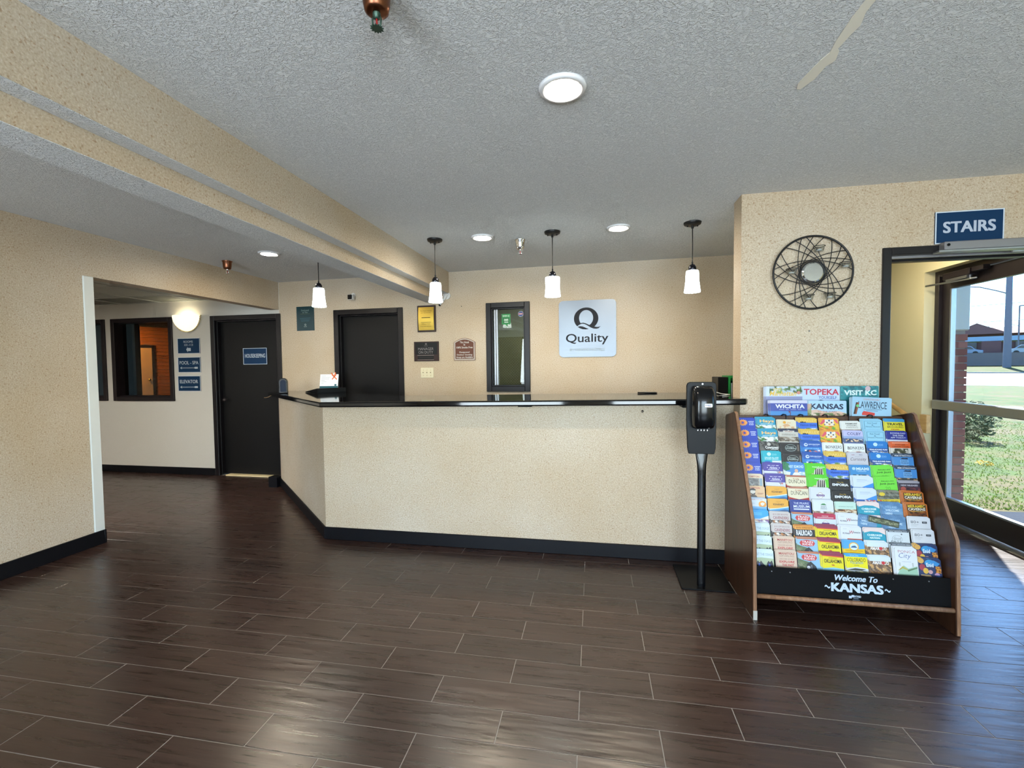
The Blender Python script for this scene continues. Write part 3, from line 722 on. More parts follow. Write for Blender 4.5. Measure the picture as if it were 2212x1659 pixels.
# --- exterior glass door
ed = bpy.data.objects.new('door_6', None); COL.objects.link(ed); struct(ed, 'dark bronze glazed exterior door with push bar')
XD = 2.98
y0, y1, zt = EXD[0], EXD[1], EXD[3]
for q in ((y1 - 0.05, y1, 0, zt), (y0, y0 + 0.05, 0, zt), (y0 + 0.05, y1 - 0.05, zt - 0.05, zt)):
    MB().box(XD - 0.05, XD + 0.07, q[0], q[1], q[2], q[3]).build('door_frame', M['darkbronze'], ed, bevel=0.003)
a0, a1 = y0 + 0.054, y1 - 0.054
for q in ((a1 - 0.075, a1, 0.02, zt - 0.055), (a0, a0 + 0.075, 0.02, zt - 0.055)):
    MB().box(XD - 0.022, XD + 0.022, q[0], q[1], q[2], q[3]).build('door_stile', M['darkbronze'], ed, bevel=0.003)
MB().box(XD - 0.022, XD + 0.022, a0 + 0.075, a1 - 0.075, zt - 0.165, zt - 0.055).build('door_rail', M['darkbronze'], ed, bevel=0.003)
MB().box(XD - 0.022, XD + 0.022, a0 + 0.075, a1 - 0.075, 0.02, 0.19).build('door_rail', M['darkbronze'], ed, bevel=0.003)
MB().box(XD - 0.004, XD + 0.004, a0 + 0.075, a1 - 0.075, 0.19, zt - 0.165).build('pane', M['doorglass'], ed)
for q in ((a1 - 0.092, a1 - 0.075, 0.19, zt - 0.165),):
    MB().box(XD - 0.018, XD + 0.018, *q).build('glazing_bead', M['alu'], ed)
MB().box(XD - 0.018, XD + 0.018, a0 + 0.075, a1 - 0.092, 0.19, 0.204).build('glazing_bead', M['alu'], ed)
MB().box(XD - 0.05, XD + 0.07, y0, y1, 0.0, 0.014).build('underdoor_strip', M['alu'], ed)
pb = MB().box(XD - 0.085, XD - 0.04, a0, a1 + 0.01, 0.955, 1.035).build('push_bar', M['alu'], ed, bevel=0.008)
MB().box(XD - 0.04, XD - 0.022, a1 - 0.09, a1 - 0.02, 0.965, 1.025).box(XD - 0.04, XD - 0.022, a0 + 0.02, a0 + 0.09, 0.965, 1.025).build('bar_bracket', M['darkbronze'], pb)
cl = thing('door_closer', 'dark door closer with folded arm on the exterior door', 'door closer', (XD - 0.025, 4.20, 2.02))
MB().box(-0.075, 0.0, -0.02, 0.26, 0.03, 0.085).build('closer_body', M['darkbronze'], cl, bevel=0.006)
MB().box(-0.075, -0.06, 0.0, 0.22, 0.01, 0.03).build('cover_lip', M['alu'], cl)
MB().cyl((-0.04, 0.02, 0.03), (-0.04, 0.02, 0.0), 0.014).build('closer_spindle', M['alu'], cl)
MB().tube([(-0.04, -0.05, 0.0), (-0.06, 0.1, 0.002), (-0.115, 0.385, 0.006)], 0.008, 6).build('closer_arm', M['alu'], cl)
MB().box(-0.06, -0.01, -0.13, -0.02, 0.05, 0.085).build('arm_shoe', M['darkbronze'], cl, bevel=0.003)
# stairs and handrail beyond the doorway
stt = bpy.data.objects.new('stairs', None); COL.objects.link(stt); tag(stt, 'cream stairs rising beyond the black doorway', 'stairs')
for i in range(8):
    MB().box(1.76, 2.84, 4.85 + i * 0.2, 4.85 + (i + 1) * 0.2 + 0.02, 0 if i == 0 else i * 0.18 - 0.1, (i + 1) * 0.18).build('step', M['cream'], stt, bevel=0.004)
hr = thing('handrail', 'light oak stair handrail on the cream wall', 'handrail', (0, 0, 0))
MB().tube([(2.79, 4.66, 0.865), (2.79, 4.70, 0.875), (2.79, 5.0, 0.985), (2.79, 6.3, 1.50)], 0.022, 10).build('rail', M['oak'], hr)
MB().cyl((2.79, 4.66, 0.865), (2.79, 4.60, 0.862), 0.022).build('rail_return', M['oak'], hr)
MB().box(2.815, 2.85, 4.50, 4.585, 0.745, 0.905).build('bracket_plate', M['oak'], hr, bevel=0.004)
MB().cyl((2.79, 5.2, 1.05), (2.84, 5.2, 0.98), 0.01).build('rail_bracket', M['brass'], hr)

sl = thing('added_stair_lamp', 'added unseen round ceiling light over the stairs beyond the black doorway', 'ceiling light', (2.3, 4.2, ZC))  # added out of view to brighten the cream stair walls
MB().lathe([(0.0001, -0.055), (0.09, -0.05), (0.13, -0.025), (0.14, 0.0)], 28).build('bowl', emissive('added_stair_glow', '#fff3d8', 60.0), sl)
MB().lathe([(0.14, -0.012), (0.15, -0.012), (0.15, 0.0)], 28).build('rim', M['alu'], sl)
for (x, y, lb) in ((-6.4, 2.3, 'far'), (-4.8, 2.2, 'near')):  # unseen panels added to brighten the hallway wall
    hl = thing('added_hall_lamp', f'added unseen square {lb} ceiling light in the hallway behind the wallpapered wall', 'ceiling light', (x, y, 2.262))
    MB().box(-0.27, 0.27, -0.27, 0.27, -0.012, -0.006).build('diffuser', emissive('added_hall_glow', '#fffaf0', 55.0), hl)
    MB().box(-0.295, 0.295, -0.295, -0.27, -0.014, 0).box(-0.295, 0.295, 0.27, 0.295, -0.014, 0).box(-0.295, -0.27, -0.27, 0.27, -0.014, 0).box(0.27, 0.295, -0.27, 0.27, -0.014, 0).build('frame', M['ring'], hl)
# ------------------------------------------------------------------ ceiling lights, pendants, sprinklers
def downlight(x, y, label):
    t = thing('recessed_light', label, 'ceiling light', (x, y, ZC), group='recessed ceiling lights')
    MB().lathe([(0.066, -0.006), (0.072, -0.013), (0.088, -0.011), (0.093, 0.0), (0.066, 0.0)], 36).build('trim_ring', M['ring'], t)
    MB().lathe([(0.0001, -0.0035), (0.066, -0.0045)], 36).build('diffuser', M['disc'], t)
downlight(-0.122, 1.795, 'large lit recessed ceiling light in the middle of the textured ceiling')
downlight(-0.919, 3.68, 'lit recessed ceiling light between the beam and the chrome sprinkler')
downlight(0.177, 3.66, 'lit recessed ceiling light between two right-hand pendant lamps')
downlight(-2.968, 3.752, 'lit recessed ceiling light beyond the beam near the hallway opening')

def pendant(x, label, wide=0.0):
    t = thing('pendant_lamp', label, 'pendant lamp', (x, 3.66, ZC), group='pendant lamps over the counter')
    can = MB().lathe([(0.0001, -0.024), (0.045, -0.023), (0.060, -0.016), (0.064, -0.004), (0.064, 0.0)], 28).cyl((0, 0, -0.02), (0, 0, -0.045), 0.009, n=10).build('canopy', M['iron'], t)
    for sx in (-0.036, 0.036): MB().cyl((sx, 0, -0.018), (sx, 0, -0.032), 0.005, n=8).build('canopy_screw', M['iron'], can)
    MB().cyl((0, 0, -0.04), (0, 0, -0.30), 0.004, n=8).cyl((0, 0, -0.296), (0, 0, -0.318), 0.0065, n=8).build('stem', M['iron'], t)
    MB().lathe([(0.006, -0.312), (0.018, -0.318), (0.028, -0.335), (0.030, -0.362), (0.02, -0.364)], 20).build('socket_cap', plain_cap, t)
    h = 0.152
    if wide:
        pr = [(0.03, -0.360), (0.056, -0.362), (0.059, -0.37), (0.057, -0.44), (0.060, -0.49), (0.065, -0.512), (0.062, -0.516), (0.056, -0.49), (0.053, -0.44)]
    else:
        pr = [(0.026, -0.360), (0.042, -0.362), (0.046, -0.372), (0.049, -0.44), (0.056, -0.50), (0.060, -0.518), (0.058, -0.525), (0.052, -0.51), (0.046, -0.44)]
    MB().lathe(pr, 36).build('glass_shade', M['shade'], t)
    bl = bpy.data.lights.new('pendant_bulb', 'POINT'); bl.energy = 7.0; bl.color = (1.0, 0.93, 0.8); bl.shadow_soft_size = 0.025
    bo = bpy.data.objects.new('pendant_bulb', bl); COL.objects.link(bo); bo.parent = t; bo.location = (0, 0, -0.47)
    return t
plain_cap = plain('dark_nickel_cap', '#2a2a30', 0.2, 0.8)
pendant(-2.41, 'lit pendant lamp hanging beyond the beam near the teal poster')
pendant(-1.325, 'lit pendant lamp hanging just right of the beam above the brass plaque')
pendant(-0.339, 'lit pendant lamp with straight-sided wide shade beside the steel logo sign', 1)
pendant(0.722, 'lit pendant lamp hanging nearest the right wall above the sanitizer stand')

def sprinkler(x, y, label, bell, head, big=False):
    t = thing('fire_sprinkler', label, 'sprinkler', (x, y, ZC), group='fire sprinklers')
    MB().lathe([(0.046, 0.0), (0.046, -0.005), (0.040, -0.012), (0.037, -0.055), (0.033, -0.076), (0.026, -0.081), (0.010, -0.082)], 28).build('bell', bell, t)
    MB().lathe([(0.011, -0.078), (0.011, -0.088), (0.008, -0.091), (0.008, -0.096), (0.0005, -0.097)], 12).build('head', head, t)
    for s in (-1, 1):
        MB().tube([(s * 0.009, 0, -0.088), (s * 0.013, 0, -0.098), (s * 0.012, 0, -0.112), (s * 0.003, 0, -0.121)], 0.0024, 6).build('frame_arm', head, t)
    MB().cyl((0, 0, -0.095), (0, 0, -0.119), 0.0028, n=8).build('glass_bulb', M['red'], t)
    pts = []
    for i in range(24):
        r = 0.019 if i % 2 else 0.013
        pts += [(r * math.cos(2 * math.pi * i / 24), r * math.sin(2 * math.pi * i / 24))]
    MB().prism(pts, -0.1235, -0.121).build('deflector', head, t)
sprinkler(-0.598, 1.215, 'bronze fire sprinkler at the top edge of the picture', M['bronze'], M['greenmetal'])
sprinkler(-0.627, 3.83, 'chrome fire sprinkler between the pendant lamps', M['chrome'], M['chrome'])
sprinkler(-3.579, 3.93, 'bronze fire sprinkler near the hallway opening', M['bronze'], M['chrome'])

# ------------------------------------------------------------------ reception counter
ct = thing('reception_counter', 'wallpapered reception counter front with an angled end', 'counter')
P0, P1, P2 = (0.912, 3.263), (-2.144, 3.263), (-3.625, 4.665)
def offs(p, q, d):
    v = Vector((q[0] - p[0], q[1] - p[1])).normalized(); n = Vector((v.y, -v.x))
    return n * d
MB().prism([P0, P1, (P1[0] + 0.05, P1[1] + 0.12), (P0[0], P0[1] + 0.12)], 0, 1.105).build('front_panel', M['wallpaper'], ct)
nd = Vector((P2[1] - P1[1], P1[0] - P2[0])).normalized() * 0.12
MB().prism([P1, P2, (P2[0] + nd.x, P2[1] + nd.y), (P1[0] + 0.05, P1[1] + 0.12)], 0, 1.095).build('angled_panel', M['wallpaper'], ct)
MB().prism([(P0[0], 3.263), (P1[0], 3.263), (P1[0] - 0.006, 3.250), (P0[0], 3.250)], 0, 0.098).build('baseboard', M['black_base'], ct, bevel=0.003)
no = -nd.normalized() * 0.013
MB().prism([P1, P2, (P2[0] + no.x, P2[1] + no.y), (P1[0] - 0.006, 3.250)], 0, 0.098).build('baseboard', M['black_base'], ct, bevel=0.003)
MB().box(-3.74, -3.63, 4.60, 4.70, 0, 0.12).build('end_block', M['black_base'], ct)
MB().lathe([(0.0, 0.014), (0.008, 0.012), (0.011, 0.004), (0.011, 0.0)], 12, axis='y').build('wall_hook', M['chrome'], ct, loc=(0.317, 3.263, 1.045))
for x, w in ((-1.86, 0.13), (-0.54, 0.1), (0.555, 0.16)):
    MB().box(x, x + w, 3.11, 3.263, 1.085, 1.105).build('support_pad', M['black'], ct, bevel=0.004)
def zt_(x): return 1.140 + 0.0105 * (x - 0.3)
top = [(0.912, 3.80), (-1.74, 3.80), (-2.95, 4.80), (-3.02, 4.985), (-3.74, 5.012), (-3.79, 4.70), (-2.055, 3.085), (0.90, 3.085), (0.94, 3.10), (0.955, 3.125), (0.912, 3.125)]
mbt = MB(); n = len(top)
def ring(k, dz):
    cx, cy = -1.2, 3.75
    out = []
    for (x, y) in top:
        d = Vector((x - cx, y - cy)); d.normalize()
        f = k if y < 4.75 and not (y > 3.5 and x > 0) else 0
        out.append((x - d.x * f * 0.4, y + (f if y < 3.2 else f * 0.4), zt_(x) + dz))
    return out
rings = [ring(0.02, -0.040), ring(0.006, -0.039), ring(0.0, -0.030), ring(0.0, -0.010), ring(0.006, -0.002), ring(0.014, 0.0)]
vs = [p for r_ in rings for p in r_]
fs = [tuple(range(n))[::-1], tuple(range(5 * n, 6 * n))]
for k in range(5):
    for i in range(n): fs.append((k * n + i, k * n + (i + 1) % n, (k + 1) * n + (i + 1) % n, (k + 1) * n + i))
ctop = tag(mbt.add(vs, fs).build('countertop', M['stone']), 'polished black stone countertop on the reception counter', 'countertop')
bmf = bmesh.new(); bmf.from_mesh(ctop.data); bmesh.ops.recalc_face_normals(bmf, faces=bmf.faces); bmf.to_mesh(ctop.data); bmf.free()
# things on the counter
t = thing('counter_device', 'small black round-topped device on the far end of the counter', 'device', (-3.37, 4.42, zt_(-3.37)), (0, 0, R(30)))
MB().prism([(-0.045, 0), (0.045, 0), (0.045, 0.13), (0.035, 0.155), (0.015, 0.168), (-0.015, 0.168), (-0.035, 0.155), (-0.045, 0.13)], -0.035, 0.035, 'y').build('body', M['gloss_black'], t, bevel=0.008, seg=2)
MB().prism([(-0.028, 0.02), (0.028, 0.02), (0.028, 0.13), (0.012, 0.148), (-0.012, 0.148), (-0.028, 0.13)], -0.041, -0.034, 'y').build('front_panel', plain('painted_window_glint', '#39465c', 0.05, 0.6), t, bevel=0.003)  # blue-grey face paints a window reflection onto the black body
t = thing('leaflet_tray', 'flat black tray under the upright white card on the counter', 'tray', (-2.93, 4.52, zt_(-2.93)), (0, 0, R(-38)))
MB().box(-0.20, 0.20, -0.15, 0.15, 0.0, 0.008).build('tray_floor', M['black'], t, bevel=0.002)
MB().box(0.18, 0.20, -0.15, 0.15, 0.008, 0.055).build('tray_side', M['black'], t, bevel=0.002)
MB().prism([(-0.2, 0.008), (0.18, 0.008), (0.18, 0.055)], 0.135, 0.15, 'y').build('tray_side', M['black'], t)
MB().prism([(-0.2, 0.008), (0.18, 0.008), (0.18, 0.055)], -0.15, -0.135, 'y').build('tray_side', M['black'], t)
t = thing('display_card', 'white card with orange ribbon bow and teal stripe standing on the counter', 'card', (-2.98, 4.66, zt_(-2.98) + 0.03), (R(-12), 0, R(8)))
MB().box(-0.105, 0.105, -0.003, 0.003, 0, 0.17).build('card_body', M['paper'], t)
MB().frect(-0.105, 0, 0.105, 0.034, -0.0036, col=C('#0c5a68')).frect(0.065, 0.036, 0.088, 0.056, -0.0036, col=C('#0c5a68')).build('card_print', M['print'], t)
for k, wd in enumerate((0.05, 0.1, 0.09, 0.04, 0.06, 0.03)):
    MB().frect(-0.09, 0.15 - k * 0.017, -0.09 + wd, 0.153 - k * 0.017, -0.0036, col=C('#8e96a0')).build('print_line', M['print'], t)
gb = MB().add([(x, -0.006, z) for x, z in ((0.055, 0.19), (0.105, 0.135), (0.06, 0.08), (0.015, 0.14))] + [(x, -0.004, z) for x, z in ((0.055, 0.19), (0.105, 0.135), (0.06, 0.08), (0.015, 0.14))], [(0, 3, 2, 1), (4, 5, 6, 7), (0, 1, 5, 4), (1, 2, 6, 5), (2, 3, 7, 6), (3, 0, 4, 7)]).build('gift_tag', M['paper'], t)
for q in (((0.03, 0.165), (0.09, 0.11)), ((0.08, 0.165), (0.035, 0.11)), ((0.02, 0.185), (0.06, 0.14)), ((0.07, 0.19), (0.06, 0.14))):
    d = Vector((q[1][0] - q[0][0], q[1][1] - q[0][1])); d.normalize(); nn = Vector((-d.y, d.x)) * 0.006
    MB().flat([(q[0][0] + nn.x, q[0][1] + nn.y), (q[0][0] - nn.x, q[0][1] - nn.y), (q[1][0] - nn.x, q[1][1] - nn.y), (q[1][0] + nn.x, q[1][1] + nn.y)], -0.0075).build('ribbon', M['orange'], gb)
tag(MB().tube([(-0.075, 0, 0.006), (0.06, 0, 0.006), (0.075, 0, 0.0055)], [0.006, 0.006, 0.003], 8).build('marker_pen', M['black'], loc=(0.40, 3.72, zt_(0.4))), 'black marker pen lying near the back edge of the counter', 'pen')
tag(MB().tube([(-3.66, 4.60, 1.065), (-3.675, 4.59, 1.062), (-3.69, 4.58, 1.05), (-3.715, 4.565, 1.043), (-3.73, 4.56, 1.045)], 0.004, 6).build('loose_cord', plain('tan_cord', '#7a6040', 0.6), None), 'tan cord end hanging under the angled end of the countertop', 'cord')
t = thing('desk_organizer', 'green and black desk organizer at the wall end of the counter', 'organizer', (1.02, 3.98, 1.02), (0, 0, 0))
MB().box(-0.03, 0.045, 0, 0.2, 0, 0.24).build('black_bin', M['black'], t, bevel=0.003)
for q in ((0.05, 0.068, 0, 0.2, 0, 0.25), (0.068, 0.3, 0, 0.2, 0.232, 0.25), (0.068, 0.3, 0.185, 0.2, 0, 0.232)):
    MB().box(*q).build('green_panel', M['greenp'], t, bevel=0.002)
MB().box(0.075, 0.08, 0.01, 0.18, 0, 0.19).build('divider', M['paper'], t)
MB().box(0.09, 0.28, 0.05, 0.18, 0, 0.2).build('file', M['dark'], t)
t = thing('office_shelf', 'low dark shelf behind the counter under the organizer', 'shelf', (0.92, 3.9, 0))
MB().box(0, 0.6, 0, 0.4, 0.98, 1.02).build('shelf_board', M['black_frame'], t); MB().box(0.0, 0.03, 0, 0.4, 0, 0.98).build('side_panel', M['black_frame'], t); MB().box(0.57, 0.6, 0, 0.4, 0, 0.98).build('side_panel', M['black_frame'], t)
tag(MB().tube([(0.90, 3.70, 1.15), (0.88, 3.62, 1.16), (0.90, 3.50, 1.152), (0.93, 3.42, 1.152), (0.86, 3.34, 1.151)], 0.003, 5).build('white_cable', M['whiteplastic'], None), 'thin white cable trailing over the wall end of the countertop', 'cable')

# ------------------------------------------------------------------ hand sanitizer stand
t = thing('sanitizer_stand', 'black floor stand with hand sanitizer dispenser in front of the counter', 'sanitizer stand', (0.63, 2.9, 0))
MB().box(-0.122, 0.180, -0.055, 0.285, 0, 0.010).build('base_plate', M['black'], t, bevel=0.003)
pole = MB()
secs = [(0.01, 0.024, 0.016), (0.70, 0.024, 0.016), (0.76, 0.027, 0.013), (0.81, 0.034, 0.006), (0.84, 0.038, 0.003)]
vs = []; fs = []
for (z, hx, hy) in secs:
    for i in range(16):
        a_ = 2 * math.pi * i / 16
        cx_, sy_ = math.cos(a_), math.sin(a_)
        vs.append((hx * math.copysign(abs(cx_) ** 0.6, cx_), hy * math.copysign(abs(sy_) ** 0.6, sy_), z))
for k in range(len(secs) - 1):
    for i in range(16): fs.append((k * 16 + i, k * 16 + (i + 1) % 16, (k + 1) * 16 + (i + 1) % 16, (k + 1) * 16 + i))
pole.add(vs, fs, smooth=True).build('pole', M['gloss_black'], t)
prof = [(-0.077, 0.825), (0.070, 0.825), (0.077, 0.86), (0.080, 1.0), (0.080, 1.24), (0.074, 1.256), (0.06, 1.262), (-0.07, 1.262), (-0.084, 1.256), (-0.090, 1.24), (-0.090, 1.0), (-0.084, 0.86)]
MB().prism(prof, -0.012, 0.006, 'y').build('back_board', M['black'], t, bevel=0.003)
disp = MB(); rows = []
for (z, hw, dp) in ((0.985, 0.052, 0.05), (0.992, 0.058, 0.075), (1.01, 0.063, 0.092), (1.06, 0.065, 0.10), (1.15, 0.064, 0.098), (1.20, 0.062, 0.088), (1.225, 0.058, 0.068), (1.238, 0.05, 0.04)):
    r_ = []
    for i in range(13):
        a_ = math.pi * i / 12
        cx_, sy_ = math.cos(a_), math.sin(a_)
        r_.append((-0.004 + hw * math.copysign(abs(cx_) ** 0.45, cx_), -0.012 - dp * abs(sy_) ** 0.5, z))
    rows.append(r_)
vs = [p for r_ in rows for p in r_]
fs = [(k * 13 + i, k * 13 + i + 1, (k + 1) * 13 + i + 1, (k + 1) * 13 + i) for k in range(len(rows) - 1) for i in range(12)]
fs += [tuple(range(12, -1, -1)), tuple(range((len(rows) - 1) * 13, len(rows) * 13))]
dsp = disp.add(vs, fs, smooth=True).build('dispenser_cover', M['gloss_black'], t)
MB().prism([(-0.018, 0), (0.018, 0), (0.021, 0.004), (0.021, 0.017), (0.018, 0.021), (-0.018, 0.021), (-0.021, 0.017), (-0.021, 0.004)], -0.002, 0.003, 'y').build('badge', M['whiteplastic'], dsp, loc=(0.012, -0.1135, 1.118))
MB().text('PURELL', -0.017, 0.016, 0.0, 0.008, 0, col=C('#123a7a'), bold=0.03).frect(-0.004, -0.005, 0.014, -0.003, 0, col=C('#c03040')).build('badge_print', M['print'], dsp, loc=(0.012, -0.1158, 1.1255))
MB().cyl((0, 0, 0), (0, -0.003, 0), 0.009, n=14).build('sensor_window', M['poly'], dsp, loc=(0.02, -0.085, 1.0))
MB().cyl((0, 0, 0), (0, -0.003, 0), 0.004, n=10).build('lock_button', M['chrome'], t, loc=(0.0, -0.012, 1.25))
for k in range(4): MB().box(-0.002, 0.002, -0.014, -0.011, 0, 0.008).build('rivet', M['chrome'], t, loc=(-0.025 + k * 0.018, 0, 0.966))

# ------------------------------------------------------------------ things on the walls
def sign(name, label, cat, loc, rz, w, h, t, mat, draw, bevel=0.0, border=None):
    root = thing(name, label, cat, loc, (0, 0, rz))
    MB().box(0, w, -t, 0, 0, h).build('panel', mat, root, bevel=bevel)
    if border:
        b_ = 0.006
        MB().box(0, w, -t - 0.0015, -t, 0, b_, 0).box(0, w, -t - 0.0015, -t, h - b_, h).box(0, b_, -t - 0.0015, -t, b_, h - b_).box(w - b_, w, -t - 0.0015, -t, b_, h - b_).build('border', border, root)
    mb = MB(); draw(mb, -t - 0.0008)
    mb.build('lettering', M['print'], root)
    return root
W_ = C('#c9d4de')
def arrow_long(mb, y, x0, x1, z):
    mb.flat([(x0, z), (x0 + 0.03, z + 0.018), (x0 + 0.024, z + 0.003), (x0 + 0.024, z - 0.003), (x0 + 0.03, z - 0.018)], y, col=W_)
    mb.frect(x0 + 0.02, z - 0.0035, x1 - 0.05, z + 0.0035, y, col=W_)
    mb.flat([(x1 - 0.055, z), (x1 - 0.045, z + 0.012), (x1, z + 0.012), (x1, z - 0.012), (x1 - 0.045, z - 0.012)], y, col=W_)
def d_rooms(mb, y):
    mb.text('ROOMS', 0.095, 0.235, 0.140, 0.168, y, col=W_, fat=0.012); mb.text('101-113', 0.105, 0.235, 0.100, 0.126, y, col=W_, fat=0.012)
    mb.flat([(0.13, 0.053), (0.155, 0.086), (0.155, 0.073), (0.20, 0.073), (0.20, 0.033), (0.155, 0.033), (0.155, 0.018)], y, col=W_)
def d_pool(mb, y): mb.text('POOL - SPA', 0.025, 0.312, 0.105, 0.150, y, col=W_, fat=0.015); arrow_long(mb, y, 0.03, 0.30, 0.06)
def d_elev(mb, y): mb.text('ELEVATOR', 0.03, 0.305, 0.105, 0.150, y, col=W_, fat=0.018); arrow_long(mb, y, 0.03, 0.30, 0.055)
sign('direction_sign', 'navy ROOMS 101-113 sign with short arrow on the hallway wall', 'sign', (-5.362, YH, 1.582), 0, 0.338, 0.20, 0.006, M['sign'], d_rooms, border=M['signw'])
sign('direction_sign', 'navy POOL - SPA sign with long arrow on the hallway wall', 'sign', (-5.366, YH, 1.337), 0, 0.342, 0.20, 0.006, M['sign'], d_pool, border=M['signw'])
sign('direction_sign', 'navy ELEVATOR sign with long arrow on the hallway wall', 'sign', (-5.376, YH, 1.092), 0, 0.342, 0.202, 0.006, M['sign'], d_elev, border=M['signw'])
sign('door_sign', 'navy HOUSEKEEPING sign on the dark hallway door', 'sign', (-4.455, YH + 0.075, 1.432), 0, 0.345, 0.208, 0.006, M['sign'], lambda mb, y: mb.text('HOUSEKEEPING', 0.025, 0.32, 0.085, 0.135, y, col=W_, fat=0.02), border=M['signw'])
sign('stairs_sign', 'navy STAIRS sign with white letters above the doorway', 'sign', (1.975, YR, 2.062), 0, 0.345, 0.187, 0.007, M['sign'], lambda mb, y: mb.text('STAIRS', 0.040, 0.305, 0.062, 0.128, y, col=C('#c4cddd'), fat=0.032), border=M['signw'])
# sconce
sc_ = thing('wall_sconce', 'glowing half-bowl wall sconce with rope edge in the hallway', 'wall lamp', (-5.20, YH, 2.07))
vs = []; fs = []
for j in range(9):
    ph = math.pi / 2 * j / 8
    for i in range(17):
        th = math.pi * i / 16
        vs.append((0.19 * math.cos(th) * math.cos(ph), -0.003 - 0.13 * math.sin(th) * math.cos(ph), -0.20 * math.sin(ph)))
for j in range(8):
    for i in range(16): fs.append((j * 17 + i, j * 17 + i + 1, (j + 1) * 17 + i + 1, (j + 1) * 17 + i))
MB().add(vs, fs, smooth=True).build('bowl', M['sconce'], sc_)
rp = []
for i in range(121):
    th = math.pi * i / 120
    rp.append((0.207 * math.cos(th) + 0.004 * math.cos(i * 1.25), -0.012 + 0.006 * math.sin(i * 1.25), -0.207 * math.sin(th) + 0.004 * math.sin(i * 1.25)))
MB().tube(rp, 0.008, 6).build('rope_edge', M['rope'], sc_)
l = bpy.data.lights.new('sconce_bulb', 'POINT'); l.energy = 1.1; l.color = (1.0, 0.93, 0.74); l.shadow_soft_size = 0.04
lo = bpy.data.objects.new('sconce_bulb', l); COL.objects.link(lo); lo.parent = sc_; lo.location = (0, -0.085, -0.02)
# teal poster
def d_teal(mb, y):
    mb.text('Dedicated', 0.068, 0.172, 0.238, 0.258, y, col=C('#9fb8b4')); mb.text('to You', 0.085, 0.155, 0.214, 0.232, y, col=C('#9fb8b4'))
    mb.frect(0.055, 0.202, 0.185, 0.2045, y, col=C('#7a8a58'))
    for k in range(4): mb.frect(0.045 + 0.006 * k, 0.152 - k * 0.013, 0.195 - 0.008 * k, 0.1555 - k * 0.013, y, col=C('#3f7280'))
    mb.fcirc(0.12, 0.072, 0.012, y, col=C('#b8c8c4')); mb.fcirc(0.12, 0.072, 0.007, y - 0.0004, col=C('#07303a')); mb.text('Quality', 0.098, 0.142, 0.042, 0.056, y, col=C('#b8c8c4'))
sign('poster', 'dark teal Dedicated to You poster beside the dark counter door', 'poster', bw(bs(-3.613), 1.834, 0.0), BA, 0.242, 0.294, 0.006, M['teal'], d_teal)
# brass plaque
gp = thing('award_plaque', 'brass plate on dark wood plaque under the pendant lamp', 'plaque', bw(bs(-2.017), 1.774), (0, 0, BA))
MB().box(0, 0.225, -0.016, 0, 0, 0.302).build('backing_board', M['plaque'], gp, bevel=0.004)
pl_ = []
for i in range(9):
    u = i / 8
    pl_.append((0.018 + 0.0, 0.02 + 0.262 * u, 0.016 + 0.010 * math.sin(math.pi * u) + 0.002))
vs = [(x, -d, z) for (x, z, d) in pl_] + [(0.207, -d, z) for (x, z, d) in pl_]
MB().add(vs, [(i, 9 + i, 10 + i, i + 1) for i in range(8)], smooth=True).build('brass_plate', M['gold'], gp)
mbp = MB()
for tx, zz, hh, x0_, x1_ in (('This Hotel is Owned', 0.232, 0.012, 0.045, 0.18), ('and Operated by', 0.210, 0.012, 0.052, 0.172), ('of Choice Hotels', 0.085, 0.009, 0.06, 0.165), ('International, Inc.', 0.060, 0.009, 0.045, 0.18)):
    mbp.text(tx, x0_, x1_, zz, zz + hh, -0.0295, col=C('#4a3c14'))
mbp.frect(0.06, 0.157, 0.165, 0.164, -0.0295, col=C('#4a3c14')); mbp.frect(0.05, 0.106, 0.175, 0.110, -0.0295, col=C('#6a5a2c'))
mbp.build('lettering', M['print'], gp)
# manager plaque
def d_mgr(mb, y):
    mb.frect(0.018, 0.075, 0.285, 0.212, y, col=C('#0a090a'))
    mb.fcirc(0.15, 0.196, 0.010, y - 0.0004, col=C('#a8a0a0')); mb.fcirc(0.15, 0.196, 0.006, y - 0.0008, col=C('#0a090a')); mb.text('Quality', 0.128, 0.172, 0.168, 0.18, y - 0.0004, col=C('#8f8888'))
    mb.text('MANAGER', 0.052, 0.242, 0.126, 0.155, y - 0.0004, col=C('#a39c9c'), bold=-0.008); mb.text('ON DUTY', 0.056, 0.236, 0.086, 0.116, y - 0.0004, col=C('#a39c9c'), bold=-0.008)
    mb.frect(0.042, 0.064, 0.245, 0.069, y, col=C('#8d8580')); mb.frect(0.042, 0.014, 0.245, 0.018, y, col=C('#8d8580')); mb.frect(0.046, 0.022, 0.242, 0.060, y, col=C('#0a090a'))
    mb.frect(0.06, 0.037, 0.23, 0.045, y - 0.0004, col=C('#2a2525'))
sign('manager_plaque', 'black MANAGER ON DUTY plaque above the light switches', 'plaque', bw(bs(-2.066), 1.440), BA, 0.304, 0.224, 0.014, M['plaque'], d_mgr, bevel=0.003)
